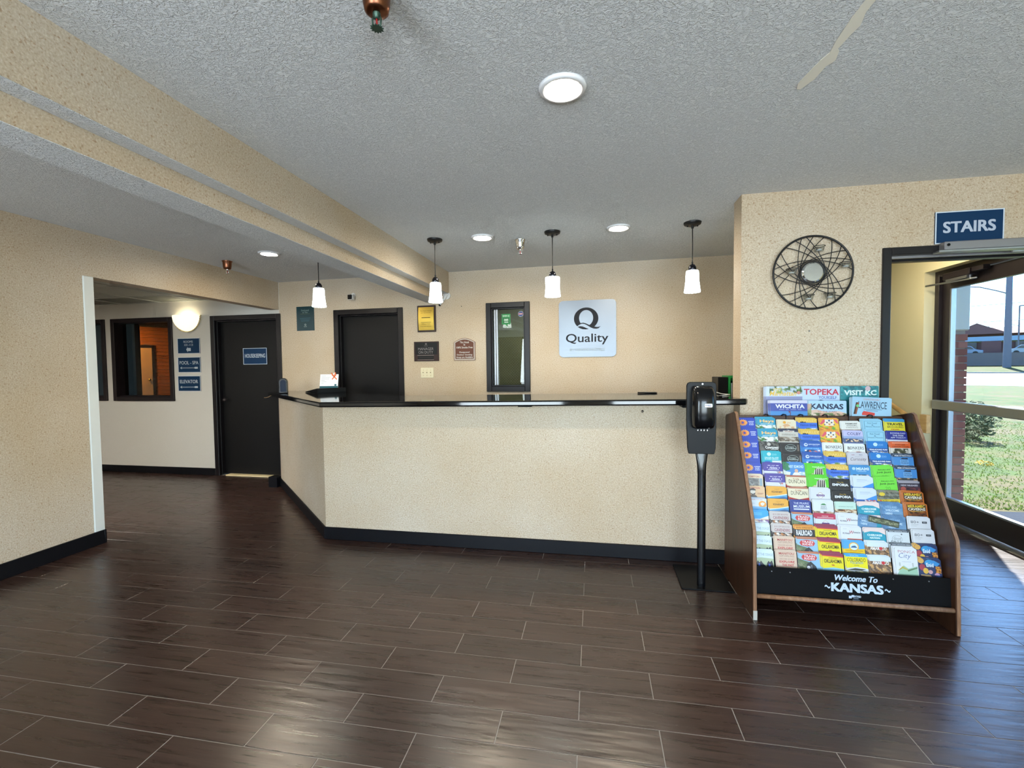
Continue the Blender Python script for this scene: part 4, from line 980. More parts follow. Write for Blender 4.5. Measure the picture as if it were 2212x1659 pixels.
# smoke-free sign with arched top
sf = thing('smoke_free_sign', 'brown arched smoke-free hotel sign with white border', 'sign', bw(bs(-1.580), 1.443), (0, 0, BA))
def arch(i): 
    w_, h_, s_ = 0.25, 0.25, 0.205
    pts = [(i, i), (w_ - i, i), (w_ - i, s_ - i * 0.4)]
    for k in range(1, 10):
        u = k / 10; pts.append((w_ - i - (w_ - 2 * i) * u, s_ - i * 0.4 + (h_ - s_ - i * 0.6) * math.sin(math.pi * u)))
    pts.append((i, s_ - i * 0.4)); return pts
MB().prism(arch(0), -0.010, 0, 'y').build('panel', M['brownsign'], sf)
MB().flat(arch(0.005), -0.0104, col=C('#cfc6ba')).flat(arch(0.016), -0.0110, col=C('#6b3d27')).build('border', M['print'], sf)
mb = MB()
for tx, zz, x0_, x1_ in (('This Hotel', 0.192, 0.072, 0.178), ('is', 0.166, 0.116, 0.134), ('100% Smoke Free', 0.134, 0.03, 0.222), ('Designated', 0.078, 0.066, 0.184), ('Outdoor Smoking', 0.050, 0.033, 0.217), ('Areas are Available', 0.024, 0.027, 0.223)):
    mb.text(tx, x0_, x1_, zz, zz + 0.022, -0.0116, col=C('#e0dcd4'), bold=0.012)
mb.build('lettering', M['print'], sf)
# light switches
sw = thing('light_switch_plate', 'ivory triple light switch plate under the manager plaque', 'light switch', bw(bs(-1.992), 1.247), (0, 0, BA))
MB().box(0, 0.158, -0.006, 0, 0, 0.118).build('plate', M['ivory'], sw, bevel=0.003)
for k in range(3):
    x = 0.033 + k * 0.046
    MB().box(x - 0.005, x + 0.005, -0.010, -0.006, 0.046, 0.072).build('toggle_slot', M['ivory'], sw)
    MB().box(x - 0.0035, x + 0.0035, -0.020, -0.008, 0.058, 0.068).build('toggle', plain('brown_toggle', '#8a7a58', 0.5), sw)
    for zz in (0.028, 0.09): MB().cyl((x, -0.006, zz), (x, -0.0075, zz), 0.003, n=8).build('screw', M['brass'], sw)
# steel logo sign
Q = thing('logo_sign', 'square brushed steel hotel logo sign with big letter Q', 'sign', bw(bs(-0.388), 1.461, 0.006), (0, 0, BA))
S = 0.598; rr = 0.045
pts = []
for (cx, cz, a0) in ((S - rr, rr, -90), (S - rr, S - rr, 0), (rr, S - rr, 90), (rr, rr, 180)):
    for k in range(7): pts.append((cx + rr * math.cos(R(a0 + 15 * k)), cz + rr * math.sin(R(a0 + 15 * k))))
MB().prism(pts, -0.006, 0, 'y').build('steel_plate', M['brushed'], Q)
for px_, pz_ in ((0.08, 0.08), (S - 0.08, 0.08), (0.08, S - 0.08), (S - 0.08, S - 0.08)): MB().cyl((px_, 0, pz_), (px_, 0.006, pz_), 0.012).build('standoff', M['alu'], Q)
def qx(p): return ((p[0] - 95) / 1450 * S, (1545 - p[1]) / 1450 * S)
lg = MB(); nseg = 48
outer = []; inner = []
for i in range(nseg):
    t_ = 2 * math.pi * i / nseg
    outer.append(qx((793 + 310 * math.cos(t_), 565 - 282 * math.sin(t_)))); inner.append(qx((793 + 178 * math.cos(t_), 552 - 203 * math.sin(t_))))
lg.add([(p[0], -0.0068, p[1]) for p in outer + inner], [(i, (i + 1) % nseg, nseg + (i + 1) % nseg, nseg + i) for i in range(nseg)], 0)
sw1 = [(480, 900), (560, 765), (640, 700), (700, 690), (760, 705), (860, 765), (960, 815), (1060, 850), (1060, 900)]
lg.flat([qx(p) for p in sw1], -0.0072, 1)
stroke_u = [(625, 700), (670, 675), (725, 670), (790, 690), (860, 725), (925, 752), (1000, 775), (1070, 790), (1120, 783), (1160, 770)]
stroke_l = [(1140, 800), (1105, 822), (1050, 834), (985, 828), (920, 803), (860, 765), (800, 727), (740, 700), (690, 696), (640, 712), (600, 735)]
for k in range(len(stroke_u) - 1):
    lo_ = stroke_l[::-1]
    lg.flat([qx(stroke_u[k]), qx(lo_[k]), qx(lo_[k + 1]), qx(stroke_u[k + 1])], -0.0077, 0)
lg.flat([qx(p) for p in ((575, 772), (640, 756), (700, 765), (760, 790), (860, 838), (780, 843), (700, 835), (630, 808))], -0.0077, 0)
lg.build('logo_letter', [M['logo'], M['brushed']], Q)
def tbox(mb, txt, x0, y0, x1, y1, mat, bold=0.0):
    a_, b_ = qx((x0, y1)), qx((x1, y0)); mb.text(txt, a_[0], b_[0], a_[1], b_[1], -0.0068, mat, fat=bold)
mb = MB(); tbox(mb, 'Quality', 275, 950, 1350, 1235, 0, 0.010); tbox(mb, 'BY CHOICE HOTELS', 375, 1330, 1262, 1398, 1, 0.002)
c_ = qx((1402, 980)); mb.fcirc(c_[0], c_[1], 0.008, -0.0068, 1); mb.fcirc(c_[0], c_[1], 0.006, -0.0071, 2); mb.text('R', c_[0] - 0.003, c_[0] + 0.003, c_[1] - 0.0035, c_[1] + 0.0035, -0.0074, 1)
mb.build('lettering', [M['logo'], M['greyprint'], M['brushed']], Q)
# security camera, motion light
t = thing('security_camera', 'small black and white security camera above the dark counter door', 'security camera', bw(bs(-2.83), 2.205), (0, 0, BA))
MB().cyl((0, 0, 0.03), (0, -0.012, 0.03), 0.026, n=20).build('mount', M['whiteplastic'], t)
MB().cyl((0, -0.012, 0.028), (0.0, -0.035, 0.01), 0.012, n=12).build('swivel', M['whiteplastic'], t)
MB().box(-0.032, 0.032, -0.085, -0.03, -0.032, 0.030).build('camera_body', M['whiteplastic'], t, bevel=0.014, seg=3)
MB().box(-0.028, 0.028, -0.090, -0.070, -0.028, 0.026).build('camera_face', M['poly'], t, bevel=0.010, seg=3)
t = thing('wall_antenna', 'white hinged sensor on round base at the end of the beam', 'sensor', bw(bs(-1.655), 2.175), (0, 0, BA))
MB().cyl((0, 0, 0), (0, -0.016, 0), 0.042, n=24).build('round_base', M['whiteplastic'], t)
for k in range(3): MB().cyl((0.028 * math.cos(k * 2.1 + 0.5), -0.016, 0.028 * math.sin(k * 2.1 + 0.5)), (0.028 * math.cos(k * 2.1 + 0.5), -0.0175, 0.028 * math.sin(k * 2.1 + 0.5)), 0.004, n=8).build('screw', M['alu'], t)
MB().box(-0.013, 0.013, -0.034, -0.014, -0.055, 0.012).build('hinge', M['whiteplastic'], t, bevel=0.004, rot=(0, R(35), 0))
MB().box(-0.012, 0.012, -0.032, -0.018, -0.125, -0.05).build('sensor_arm', M['whiteplastic'], t, bevel=0.004, rot=(0, R(38), 0))
MB().box(-0.012, 0.012, -0.032, -0.018, -0.142, -0.125).build('sensor_tip', M['black'], t, bevel=0.003, rot=(0, R(38), 0))
# round wire wall decoration with tealight cups and centre mirror
wd = thing('wire_wall_decoration', 'round black wire wall decoration with tealight cups and small mirror', 'wall decoration', (1.312, YR - 0.03, 1.925))
RR = 0.222
MB().tube([(RR * math.cos(2 * math.pi * i / 72), 0, RR * math.sin(2 * math.pi * i / 72)) for i in range(72)], 0.0062, 8, closed=True).build('outer_ring', M['iron'], wd)
ap = 0.33
for k in range(5):
    for d in (15, 31, 48):
        m_ = R(72 * k + d); ends = R(86)
        e1 = Vector((math.cos(m_ + ends), math.sin(m_ + ends))); e2 = Vector((math.cos(m_ - ends), math.sin(m_ - ends))); q = Vector((math.cos(m_), math.sin(m_))) * ap
        # circle through the three points
        A_, B_, C_ = e1, q, e2
        dd = 2 * (A_.x * (B_.y - C_.y) + B_.x * (C_.y - A_.y) + C_.x * (A_.y - B_.y))
        ux = (A_.length_squared * (B_.y - C_.y) + B_.length_squared * (C_.y - A_.y) + C_.length_squared * (A_.y - B_.y)) / dd
        uy = (A_.length_squared * (C_.x - B_.x) + B_.length_squared * (A_.x - C_.x) + C_.length_squared * (B_.x - A_.x)) / dd
        cc = Vector((ux, uy)); rad = (q - cc).length
        t1 = math.atan2(*(e1 - cc).yx); t2 = math.atan2(*(e2 - cc).yx); tq = math.atan2(*(q - cc).yx)
        def un(t_): return tq + ((t_ - tq + math.pi) % (2 * math.pi) - math.pi)
        t1, t2 = un(t1), un(t2)
        yo = 0.003 * ((d - 31) / 16.5)
        MB().tube([((cc.x + rad * math.cos(t1 + (t2 - t1) * i / 24)) * RR, yo, (cc.y + rad * math.sin(t1 + (t2 - t1) * i / 24)) * RR) for i in range(25)], 0.0025, 6).build('wire_arc', M['iron'], wd)
mir = MB().lathe([(0.0001, 0.010), (0.054, 0.010), (0.063, 0.004), (0.063, 0.0)], 40, axis='y', smooth=False).build('mirror', M['mirror'], wd)
MB().tube([(0.066 * math.cos(2 * math.pi * i / 40), -0.003, 0.066 * math.sin(2 * math.pi * i / 40)) for i in range(40)], 0.0035, 6, closed=True).build('mirror_ring', M['iron'], wd)
for (ux_, uz_) in ((0.09, 0.67), (0.75, 0.20), (-0.59, 0.09), (-0.16, -0.64), (0.37, -0.61)):
    cx_, cz_ = ux_ * RR, uz_ * RR
    rg = MB().tube([(cx_ + 0.031 * math.cos(2 * math.pi * i / 24), -0.034 + 0.031 * math.sin(2 * math.pi * i / 24), cz_) for i in range(24)], 0.002, 5, closed=True).build('cup_ring', M['iron'], wd)
    MB().lathe([(0.0005, -0.034), (0.020, -0.034), (0.024, -0.028), (0.029, 0.002), (0.031, 0.003), (0.028, 0.001), (0.022, -0.024), (0.018, -0.028), (0.0005, -0.028)], 20, (cx_, -0.034, cz_)).build('glass_cup', M['cup'], rg)
    MB().cyl((cx_, -0.034, cz_ - 0.027), (cx_, -0.034, cz_ - 0.019), 0.014, n=14).build('tealight', M['whiteplastic'], rg)
for (z_, lb) in ((1.569, 'upper'), (1.439, 'lower')):
    tag(MB().lathe([(0.0, 0.006), (0.004, 0.005), (0.005, 0.002), (0.004, 0.0)], 10, axis='y').build('wall_screw', M['alu'], loc=(1.31, YR, z_)), f'{lb} of two small screws in the wall below the wire decoration', 'screw')
tag(MB().lathe([(0.0, 0.006), (0.004, 0.005), (0.005, 0.002), (0.004, 0.0)], 10, axis='y').build('wall_screw', M['black'], loc=bw(bs(-1.485), 2.05)), 'small dark screw in the wall above the brown smoke-free sign', 'screw')
# ------------------------------------------------------------------ brochure rack
rk = thing('brochure_rack', 'tall wooden tiered brochure rack with Welcome To Kansas panel', 'brochure rack', (0, 0, 0))
side = [(2.565, 0.0), (2.590, 0.0), (3.09, 0.0), (3.115, 0.02), (3.115, 1.03), (3.10, 1.045), (2.94, 1.078), (2.915, 1.068), (2.592, 0.475), (2.585, 0.44), (2.565, 0.03)]
for (x0, x1) in ((0.820, 0.842), (1.757, 1.779)):
    sp_ = MB().prism(side, x0, x1, 'x').build('side_panel', M['rack'], rk, bevel=0.003)
    e = [(2.563, 0.004), (2.583, 0.44), (2.590, 0.477), (2.913, 1.071), (2.938, 1.0805)]
    mb = MB()
    for p, q in zip(e[:-1], e[1:]):
        mb.add([(x0 + 0.003, p[0], p[1]), (x1 - 0.003, p[0], p[1]), (x1 - 0.003, q[0], q[1]), (x0 + 0.003, q[0], q[1])], [(0, 1, 2, 3)])
    mb.build('worn_edge', M['rackedge'], sp_)
    if x0 < 1: MB().box(x0 + 0.001, x1 - 0.001, 2.5615, 2.5645, 0.0, 0.05).build('chipped_foot', plain('bare_chipped_edge', '#a8a59c', 0.7), sp_)
MB().tube([(0.842, 2.585, 0.122), (1.757, 2.585, 0.122)], 0.012, 10).build('dowel', M['rackedge'], rk)['label'] = 'worn round wooden dowel'
MB().box(0.842, 1.757, 3.000, 3.015, 0.985, 1.050).build('top_rail', M['rack'], rk, bevel=0.003)
MB().box(0.842, 1.757, 3.015, 3.10, 0.985, 0.995).build('top_shelf', M['rackblack'], rk)
MB().box(0.842, 1.757, 3.098, 3.112, 0.30, 1.02).build('back_board', M['rackblack'], rk)
for x in (1.035, 1.135, 1.228, 1.36, 1.475, 1.60):
    MB().tube([(x, 2.996, 0.985), (x, 2.995, 1.048), (x - 0.002, 3.000, 1.056), (x - 0.012, 3.012, 1.057), (x - 0.020, 3.020, 1.048)], 0.0035, 6).build('wire_hook', M['iron'], rk)
wp = MB().add([(0.842, 2.600, 0.118), (1.757, 2.600, 0.118), (1.757, 2.612, 0.272), (0.842, 2.612, 0.272), (0.842, 2.606, 0.118), (1.757, 2.606, 0.118), (1.757, 2.618, 0.272), (0.842, 2.618, 0.272)],
    [(0, 1, 2, 3), (5, 4, 7, 6), (0, 4, 5, 1), (2, 6, 7, 3), (0, 3, 7, 4), (1, 5, 6, 2)]).build('welcome_panel', M['rackblack'], rk)
mb = MB(); LC = C('#c3d4e6')
mb.text('Welcome To', 0.240, 0.440, 0.108, 0.138, 0, col=LC, fat=0.03, shear=0.25)
mb.text('KANSAS', 0.222, 0.466, 0.050, 0.096, 0, col=LC, fat=0.045)
for xx in (0.192, 0.472):
    w_ = [(xx + 0.026 * i / 8, 0.072 + 0.005 * math.sin(2 * math.pi * i / 8)) for i in range(9)]
    mb.flat([(p[0], p[1] - 0.004) for p in w_] + [(p[0], p[1] + 0.004) for p in w_[::-1]], 0, col=LC)
# small slab serifs on the big letters
mb.frect(0.305, 0.020, 0.318, 0.033, 0, col=LC); mb.frect(0.318, 0.026, 0.330, 0.038, 0, col=LC); mb.text('CERTIFIED', 0.322, 0.362, 0.026, 0.036, 0, col=LC, bold=0.03)
mb.frect(0.326, 0.019, 0.350, 0.022, 0, col=C('#8799aa')); mb.frect(0.322, 0.011, 0.356, 0.014, 0, col=C('#8799aa'))
mb.build('panel_lettering', M['print'], wp, loc=(0.990, 2.5992, 0.118), rot=(R(-4.45), 0, 0))
for x in (0.925, 1.015, 1.395, 1.500, 1.66): MB().cyl((x, 2.6095, 0.252), (x, 2.606, 0.252), 0.003, n=8).build('screw', M['alu'], wp)
LEAN = R(12)
def row_top(i): return 1.035 - 0.0624 * i
def row_y(z): return 2.635 + 0.45 * (z - 0.275)
CX0, CP = 0.846, 0.1135
for i in range(12):
    z = row_top(i); y = row_y(z)
    MB().box(0.843, 1.756, 0.0125, 0.0145, -0.20, -0.012).box(0.843, 1.756, -0.004, 0.0145, -0.204, -0.20).build('pocket_row', M['rackblack'], rk, loc=(0, y, z), rot=(-LEAN, 0, 0))
# --- brochure designs: unit = brochure width, v measured down from the top edge
BWD = 0.102
def T(s, x0, x1, y0, y1, c, b=0.015, sh=0.0): return ('t', s, x0, x1, y0, y1, c, b, sh)
def Rc(x0, y0, x1, y1, c): return ('r', x0, y0, x1, y1, c)
def Ci(x, y, r, c, rz=None): return ('c', x, y, r, c, rz or r)
def Po(p, c): return ('p', p, c)
def Mo(x0, y0, x1, y1, cols, nx=8, ny=5): return ('m', x0, y0, x1, y1, cols, nx, ny)
def petals(cx, cy, r, n, c):
    return [Po([(cx + r * math.cos(t), cy + r * math.sin(t)) for t in [2 * math.pi * i / (2 * n) for i in range(2 * n)]][0:0] or
            [(cx + (r if i % 2 else r * 0.72) * math.cos(math.pi * i / n), cy + (r if i % 2 else r * 0.72) * math.sin(math.pi * i / n)) for i in range(2 * n)], c)]
D = {}
D['sun'] = ('navy leaflet with orange sunflower', '#1f3fae', petals(0.30, 0.36, 0.30, 16, '#e6a34a') + [Ci(0.30, 0.36, 0.16, '#e8793a'), Ci(0.30, 0.36, 0.08, '#2a3f9a'), T('KANSAS', 0.62, 0.92, 0.22, 0.31, '#dfe8ff', 0.03), T('TRAVEL', 0.64, 0.90, 0.36, 0.44, '#dfe8ff', 0.03), T('GUIDE', 0.64, 0.90, 0.49, 0.57, '#dfe8ff', 0.03)])
D['hays'] = ('turquoise leaflet with orange HAYS title', '#2b93b4', [T('Hays', 0.14, 0.92, 0.12, 0.44, '#ecc27a', 0.03), Rc(0.18, 0.47, 0.86, 0.51, '#cfe6ec'), Mo(0, 0.58, 1, 1.0, ['#dfe6e8', '#3f7a3a', '#e8eef0', '#5a4a3a', '#9fb0a8'], 9, 4)])
D['zoocream'] = ('cream leaflet with orange zoo badge', '#ddd3b8', [Ci(0.38, 0.18, 0.1, '#e0a030'), T('ZOO', 0.52, 0.72, 0.16, 0.26, '#d8862c', 0.02), Ci(0.48, 0.62, 0.28, '#cfa27a'), Mo(0.1, 0.5, 0.9, 1.0, ['#d8b890', '#c79a70', '#e0d6c0'], 6, 4)])
D['oakley'] = ('gold and blue OAKLEY visitors guide', '#3f6fd0', [Rc(0, 0, 1, 0.34, '#d8b450'), T('OAKLEY', 0.12, 0.97, 0.05, 0.25, '#e8cf88', 0.0), Po([(0.1, 0.34), (0.14, 0.24), (0.2, 0.27), (0.24, 0.22), (0.3, 0.3), (0.38, 0.26), (0.42, 0.34)], '#1a1a1a'), T('Visitors Guide', 0.1, 0.95, 0.44, 0.62, '#142a72', 0.0, 0.35), Mo(0, 0.78, 1, 1.2, ['#3f6fd0', '#c8d4e8', '#6a8a4a'], 6, 3)])
D['tiger'] = ('leaflet with colourful tiger face', '#e0a040', [Po([(0, 0.5), (0.25, 0.12), (0.8, 0.1), (1, 0.45), (1, 1), (0, 1)], '#e8b838'), Po([(0.0, 0.45), (0.2, 0.05), (0.34, 0.2), (0.1, 0.5)], '#d85a6a'), Po([(0.72, 0.06), (0.9, 0.1), (0.98, 0.45), (0.86, 0.35)], '#d8606a'), Ci(0.5, 0.4, 0.3, '#e8dcc8'), Ci(0.34, 0.16, 0.08, '#e0e0e0'), Ci(0.68, 0.16, 0.08, '#e0e0e0'), Po([(0.44, 0.1), (0.5, 0.3), (0.56, 0.1)], '#2f5a8a'), Ci(0.38, 0.33, 0.05, '#303a50'), Ci(0.62, 0.33, 0.05, '#303a50'), Po([(0.42, 0.42), (0.58, 0.42), (0.5, 0.56)], '#d88a3a'), Po([(0.22, 0.45), (0.32, 0.5), (0.22, 0.55)], '#2f4a8a'), Po([(0.78, 0.45), (0.68, 0.5), (0.78, 0.55)], '#2f4a8a'), Mo(0, 0.6, 1, 1.0, ['#d8a030', '#58a040', '#d86a3a', '#e0c040'], 6, 3)])
D['paramount'] = ('white leaflet with bold PARAMOUNT title', '#dcdcd6', [T('PARAMOUNT', 0.24, 0.85, 0.10, 0.22, '#26221e', 0.03), T('ANTIQUE MALL', 0.28, 0.84, 0.27, 0.38, '#3a3630', 0.01), T('& MARKETPLACE', 0.25, 0.86, 0.43, 0.53, '#6a645c', 0.0), Mo(0, 0.64, 1, 1, ['#b89878', '#8a7058'], 5, 3)])
D['fick'] = ('pale blue museum leaflet with thin border', '#8fc0d8', [Rc(0.09, 0.10, 0.94, 0.86, '#4f7f96'), Rc(0.11, 0.12, 0.92, 0.84, '#93c6dc'), T('Fick Fossil', 0.24, 0.74, 0.20, 0.33, '#3a6480', 0.0, 0.2), T('&', 0.45, 0.55, 0.38, 0.46, '#3a6480'), T('History Museum', 0.14, 0.88, 0.50, 0.63, '#3a6480', 0.0, 0.2)])
D['travel'] = ('yellow TRAVEL BROCHURES leaflet with blue band', '#d9cf30', [Rc(0, 0, 1, 0.22, '#3a8ec0'), T('TRAVEL', 0.1, 0.92, 0.30, 0.50, '#22261c', 0.03), T('BROCHURES', 0.12, 0.92, 0.56, 0.70, '#3a3e24', 0.01), T('FREE', 0.3, 0.7, 0.78, 0.86, '#b03030', 0.03)])
D['exper'] = ('grey leaflet lettered EXPERIENCE with dark top', '#c2beb6', [Rc(0, 0, 1, 0.2, '#2a3048'), Po([(0.2, 0.1), (0.42, 0.1), (0.5, 0.04), (0.58, 0.1), (0.8, 0.1), (0.8, 0.28), (0.2, 0.28)], '#c9c5bd'), T('WORLD', 0.3, 0.7, 0.12, 0.22, '#a05a54'), T('EXPERIENCE', 0.14, 0.86, 0.38, 0.50, '#6a6660', 0.0), Mo(0, 0.62, 1, 1, ['#54483c', '#b8b2a8', '#8a7c6c'], 7, 3)])
D['colby'] = ('lavender COLBY leaflet with city skyline', '#b9b8dc', [T('COLBY', 0.2, 0.9, 0.12, 0.34, '#27306e', 0.0), Rc(0, 0.44, 1, 0.66, '#8fa4cc'), Rc(0, 0.62, 1, 1.0, '#4a5a86'), Mo(0.1, 0.66, 0.95, 0.9, ['#c8d0e0', '#3a4460', '#e8c8a0', '#2a3450'], 9, 3)])
D['app'] = ('navy and white DOWNLOAD THE FREE APP leaflet', '#222c86', [T('DOWNLOAD', 0.18, 0.92, 0.08, 0.20, '#cdd4ea', 0.01), T('THE FREE', 0.28, 0.82, 0.27, 0.38, '#cdd4ea', 0.02), T('APP TODAY!', 0.18, 0.92, 0.44, 0.55, '#cdd4ea', 0.01), Rc(0, 0.66, 1, 1.0, '#c9cede'), T('travel plans', 0.16, 0.9, 0.76, 0.84, '#5a74b8', 0.01, 0.2)])
D['cow'] = ('dark photo leaflet with white script title', '#2e2c2c', [Mo(0, 0, 1, 0.8, ['#2a2828', '#4a4642', '#5c5a56', '#1e1c1c', '#6a6862'], 9, 6), Ci(0.45, 0.16, 0.12, '#b8b4ae'), T('Cowtown', 0.24, 0.95, 0.30, 0.52, '#e4e4e2', 0.03), Rc(0.56, 0.54, 0.92, 0.60, '#b8bcbc')])
D['dark'] = ('black leaflet with ornate oval label', '#201c1e', [Rc(0.04, 0.03, 0.96, 0.06, '#3c3434'), Ci(0.52, 0.38, 0.36, '#8f9c9c', 0.26), Ci(0.52, 0.38, 0.33, '#1e2022', 0.23), T('Premier', 0.34, 0.70, 0.24, 0.34, '#c8d4d2', 0.01), T('Distillery', 0.27, 0.78, 0.37, 0.48, '#d4e0de', 0.02), Rc(0.34, 0.54, 0.70, 0.56, '#8f9c9c'), Rc(0.86, 0.1, 0.95, 0.62, '#6e625a')])
D['expl'] = ('blue EXPLORATION PLACE visitor guide', '#2456a8', [Ci(0.18, 0.26, 0.12, '#d0dcec'), Po([(0.1, 0.22), (0.26, 0.2), (0.2, 0.32)], '#2456a8'), T('EXPLORATION', 0.32, 0.9, 0.18, 0.27, '#d8e4f4', 0.03), T('PLACE', 0.55, 0.8, 0.30, 0.36, '#b8cce8', 0.0), Rc(0, 0.46, 1, 1, '#2f7fc8'), T('VISITOR GUIDE', 0.12, 0.85, 0.52, 0.60, '#a8d0f0', 0.01), Mo(0.1, 0.66, 0.9, 0.9, ['#2f7fc8', '#d06a5a', '#e8e8f0', '#1a3a6a'], 6, 2)])
D['bonk'] = ('white leaflet with tall black lettering', '#dfe2e0', [Ci(0.22, 0.34, 0.10, '#c8c4c0'), T('BONKERS', 0.12, 0.94, 0.18, 0.42, '#34383e', 0.0), Rc(0.34, 0.48, 0.74, 0.51, '#a8a8a8'), Mo(0.05, 0.58, 0.95, 0.9, ['#b86a5a', '#e0d8d4', '#8a4a44', '#e8e4e0'], 7, 3)])
D['zoob'] = ('blue zoo leaflet lettered YEAR-ROUND FUN', '#1d74c0', [Ci(0.40, 0.2, 0.13, '#bcdcf0'), T('ZOO', 0.54, 0.78, 0.16, 0.30, '#9cccec', 0.0), Rc(0, 0.5, 1, 1, '#17468c'), T('YEAR-ROUND FUN!', 0.06, 0.96, 0.56, 0.67, '#e4ecf8', 0.04), Mo(0, 0.74, 1, 1, ['#17468c', '#e4ecf8', '#2a5aa0', '#9a8a6a'], 8, 3)])
D['zoot'] = ('teal zoo leaflet lettered FUN FOR ALL AGES', '#17a9bb', [Ci(0.36, 0.22, 0.13, '#bfe8ec'), T('ZOO', 0.52, 0.76, 0.18, 0.32, '#9fe0e6', 0.0), T('FUN FOR ALL AGES', 0.12, 0.86, 0.46, 0.54, '#e0f6f8', 0.03), T('IN EVERY SEASON', 0.12, 0.84, 0.58, 0.66, '#e0f6f8', 0.03), Ci(0.26, 0.86, 0.2, '#2a6ab8', 0.08), Rc(0.5, 0.74, 1, 1, '#cfd8dc')])
D['posto'] = ('orange topped POSTOAK CANOPY TOURS leaflet', '#c8c4bc', [Rc(0, 0, 1, 0.46, '#d35c28'), Rc(0.1, 0.05, 0.9, 0.08, '#ecc8b0'), T('POSTOAK', 0.25, 0.75, 0.14, 0.26, '#6a2a14', 0.02), T('CANOPY TOURS', 0.1, 0.92, 0.30, 0.42, '#6a2a14', 0.02), Mo(0.12, 0.50, 0.86, 1.0, ['#3a3e2c', '#2c3024', '#4a4c38', '#c8c4b8'], 7, 4)])
D['curio'] = ('pale grey leaflet with script title Curiosity', '#c3c1c8', [T('KANSAS', 0.2, 0.34, 0.10, 0.16, '#a05058', 0.02), T('MADE', 0.58, 0.74, 0.10, 0.16, '#50608a', 0.02), Rc(0.36, 0.26, 0.72, 0.275, '#9a98a0'), T('Curiosity', 0.12, 0.92, 0.34, 0.66, '#6a6064', -0.005, 0.3), Rc(0.2, 0.8, 0.8, 0.815, '#9a98a0')])
D['free'] = ('blue FREE ATTRACTION leaflet with navy band', '#4486c8', [Rc(0, 0, 1, 0.2, '#2a3c56'), T('FREE ATTRACTION', 0.1, 0.92, 0.06, 0.15, '#e0e6ee', 0.03), Po([(0.36, 0.36), (0.46, 0.26), (0.58, 0.28), (0.72, 0.26), (0.72, 0.38)], '#1e2c44'), Rc(0.34, 0.42, 0.76, 0.84, '#6aa0d4'), T('DAVIS', 0.4, 0.68, 0.46, 0.58, '#28466a', 0.0), T('MUSEUM', 0.38, 0.74, 0.62, 0.74, '#28466a', 0.0), Mo(0, 0.86, 1, 1.1, ['#3a3c3a', '#c8a070', '#2a3038'], 8, 2)])
D['abil'] = ('purple VISIT Abilene leaflet with white base', '#4b3f96', [T('VISIT', 0.4, 0.62, 0.14, 0.21, '#d4d0ec', 0.02), Rc(0.22, 0.15, 0.36, 0.2, '#d4d0ec'), Rc(0.66, 0.15, 0.8, 0.2, '#d4d0ec'), T('Abilene', 0.3, 0.72, 0.26, 0.44, '#e6e4f6', 0.01, 0.2), Ci(0.2, 0.35, 0.035, '#d4d0ec'), Ci(0.82, 0.35, 0.035, '#d4d0ec'), Rc(0.22, 0.48, 0.8, 0.52, '#d4d0ec'), Rc(0, 0.62, 1, 1, '#cfd2dc'), Mo(0.66, 0.64, 0.88, 0.84, ['#c06a64', '#e0dce0', '#8a8a92'], 3, 3)])
D['edm'] = ('blue and green VISIT EDMOND photo leaflet', '#4a88c8', [Po([(0, 0), (0.2, 0), (0.24, 0.5), (0, 0.6)], '#2f7a52'), T('VISIT EDMOND', 0.16, 0.95, 0.14, 0.36, '#c4e0f0', 0.03), Ci(0.56, 0.60, 0.11, '#d8ac90', 0.14), Po([(0.3, 1), (0.44, 0.72), (0.7, 0.72), (0.86, 1)], '#e4e8ec'), Po([(0, 0.62), (0.26, 0.7), (0.2, 1), (0, 1)], '#d4dcd4'), Mo(0.7, 0.66, 1, 1, ['#a8c4d8', '#e0e4e8'], 3, 3)])
D['twp'] = ('bright green wildlife leaflet with zebra', '#57c62a', [T('twpark.com', 0.3, 0.94, 0.14, 0.26, '#e4f4e0', 0.02, 0.1), Po([(0.34, 0.86), (0.42, 0.42), (0.56, 0.26), (0.82, 0.28), (0.86, 0.86)], '#d8d4c8')] + [Po([(0.42 + k * 0.1, 0.86), (0.46 + k * 0.1, 0.32), (0.51 + k * 0.1, 0.32), (0.49 + k * 0.1, 0.86)], '#2a2622') for k in range(4)] + [Po([(0.1, 0.9), (0.3, 0.7), (0.42, 0.9)], '#cfc0a0'), Mo(0.0, 0.88, 1, 1.1, ['#57c62a', '#3a5a20'], 4, 2)])
D['miami'] = ('blue MIAMI leaflet', '#3f8ac4', [Ci(0.18, 0.22, 0.1, '#a8cce4'), T('MIAMI', 0.3, 0.92, 0.12, 0.34, '#cfe4f2', 0.03), Rc(0.3, 0.38, 0.8, 0.41, '#9cc4e0'), Rc(0.36, 0.46, 0.78, 0.48, '#9cc4e0'), Mo(0.1, 0.68, 0.9, 0.95, ['#2a3a50', '#c8b4b8', '#5a3a3a', '#d4dce0', '#2a4a3a'], 8, 3)])
D['junk'] = ('lime green Junk Jaunt leaflet', '#6fd340', [T("Nebraska's 2023", 0.24, 0.86, 0.18, 0.28, '#22401a', 0.01, 0.15), T('Junk Jaunt', 0.16, 0.88, 0.36, 0.54, '#1c3414', 0.01, 0.1), T('20', 0.4, 0.66, 0.66, 0.92, '#58b030', 0.01)])
D['lecomp'] = ('cream LECOMPTON leaflet with old building', '#d8c4a8', [T('LECOMPTON', 0.06, 0.8, 0.10, 0.24, '#b06a5c', 0.03), Rc(0.16, 0.3, 0.78, 0.9, '#8e8c88'), Mo(0.16, 0.32, 0.78, 0.9, ['#7c7a78', '#a4a29c', '#5e5c5a'], 6, 4), Rc(0.8, 0.3, 0.95, 0.9, '#90a4b0')])
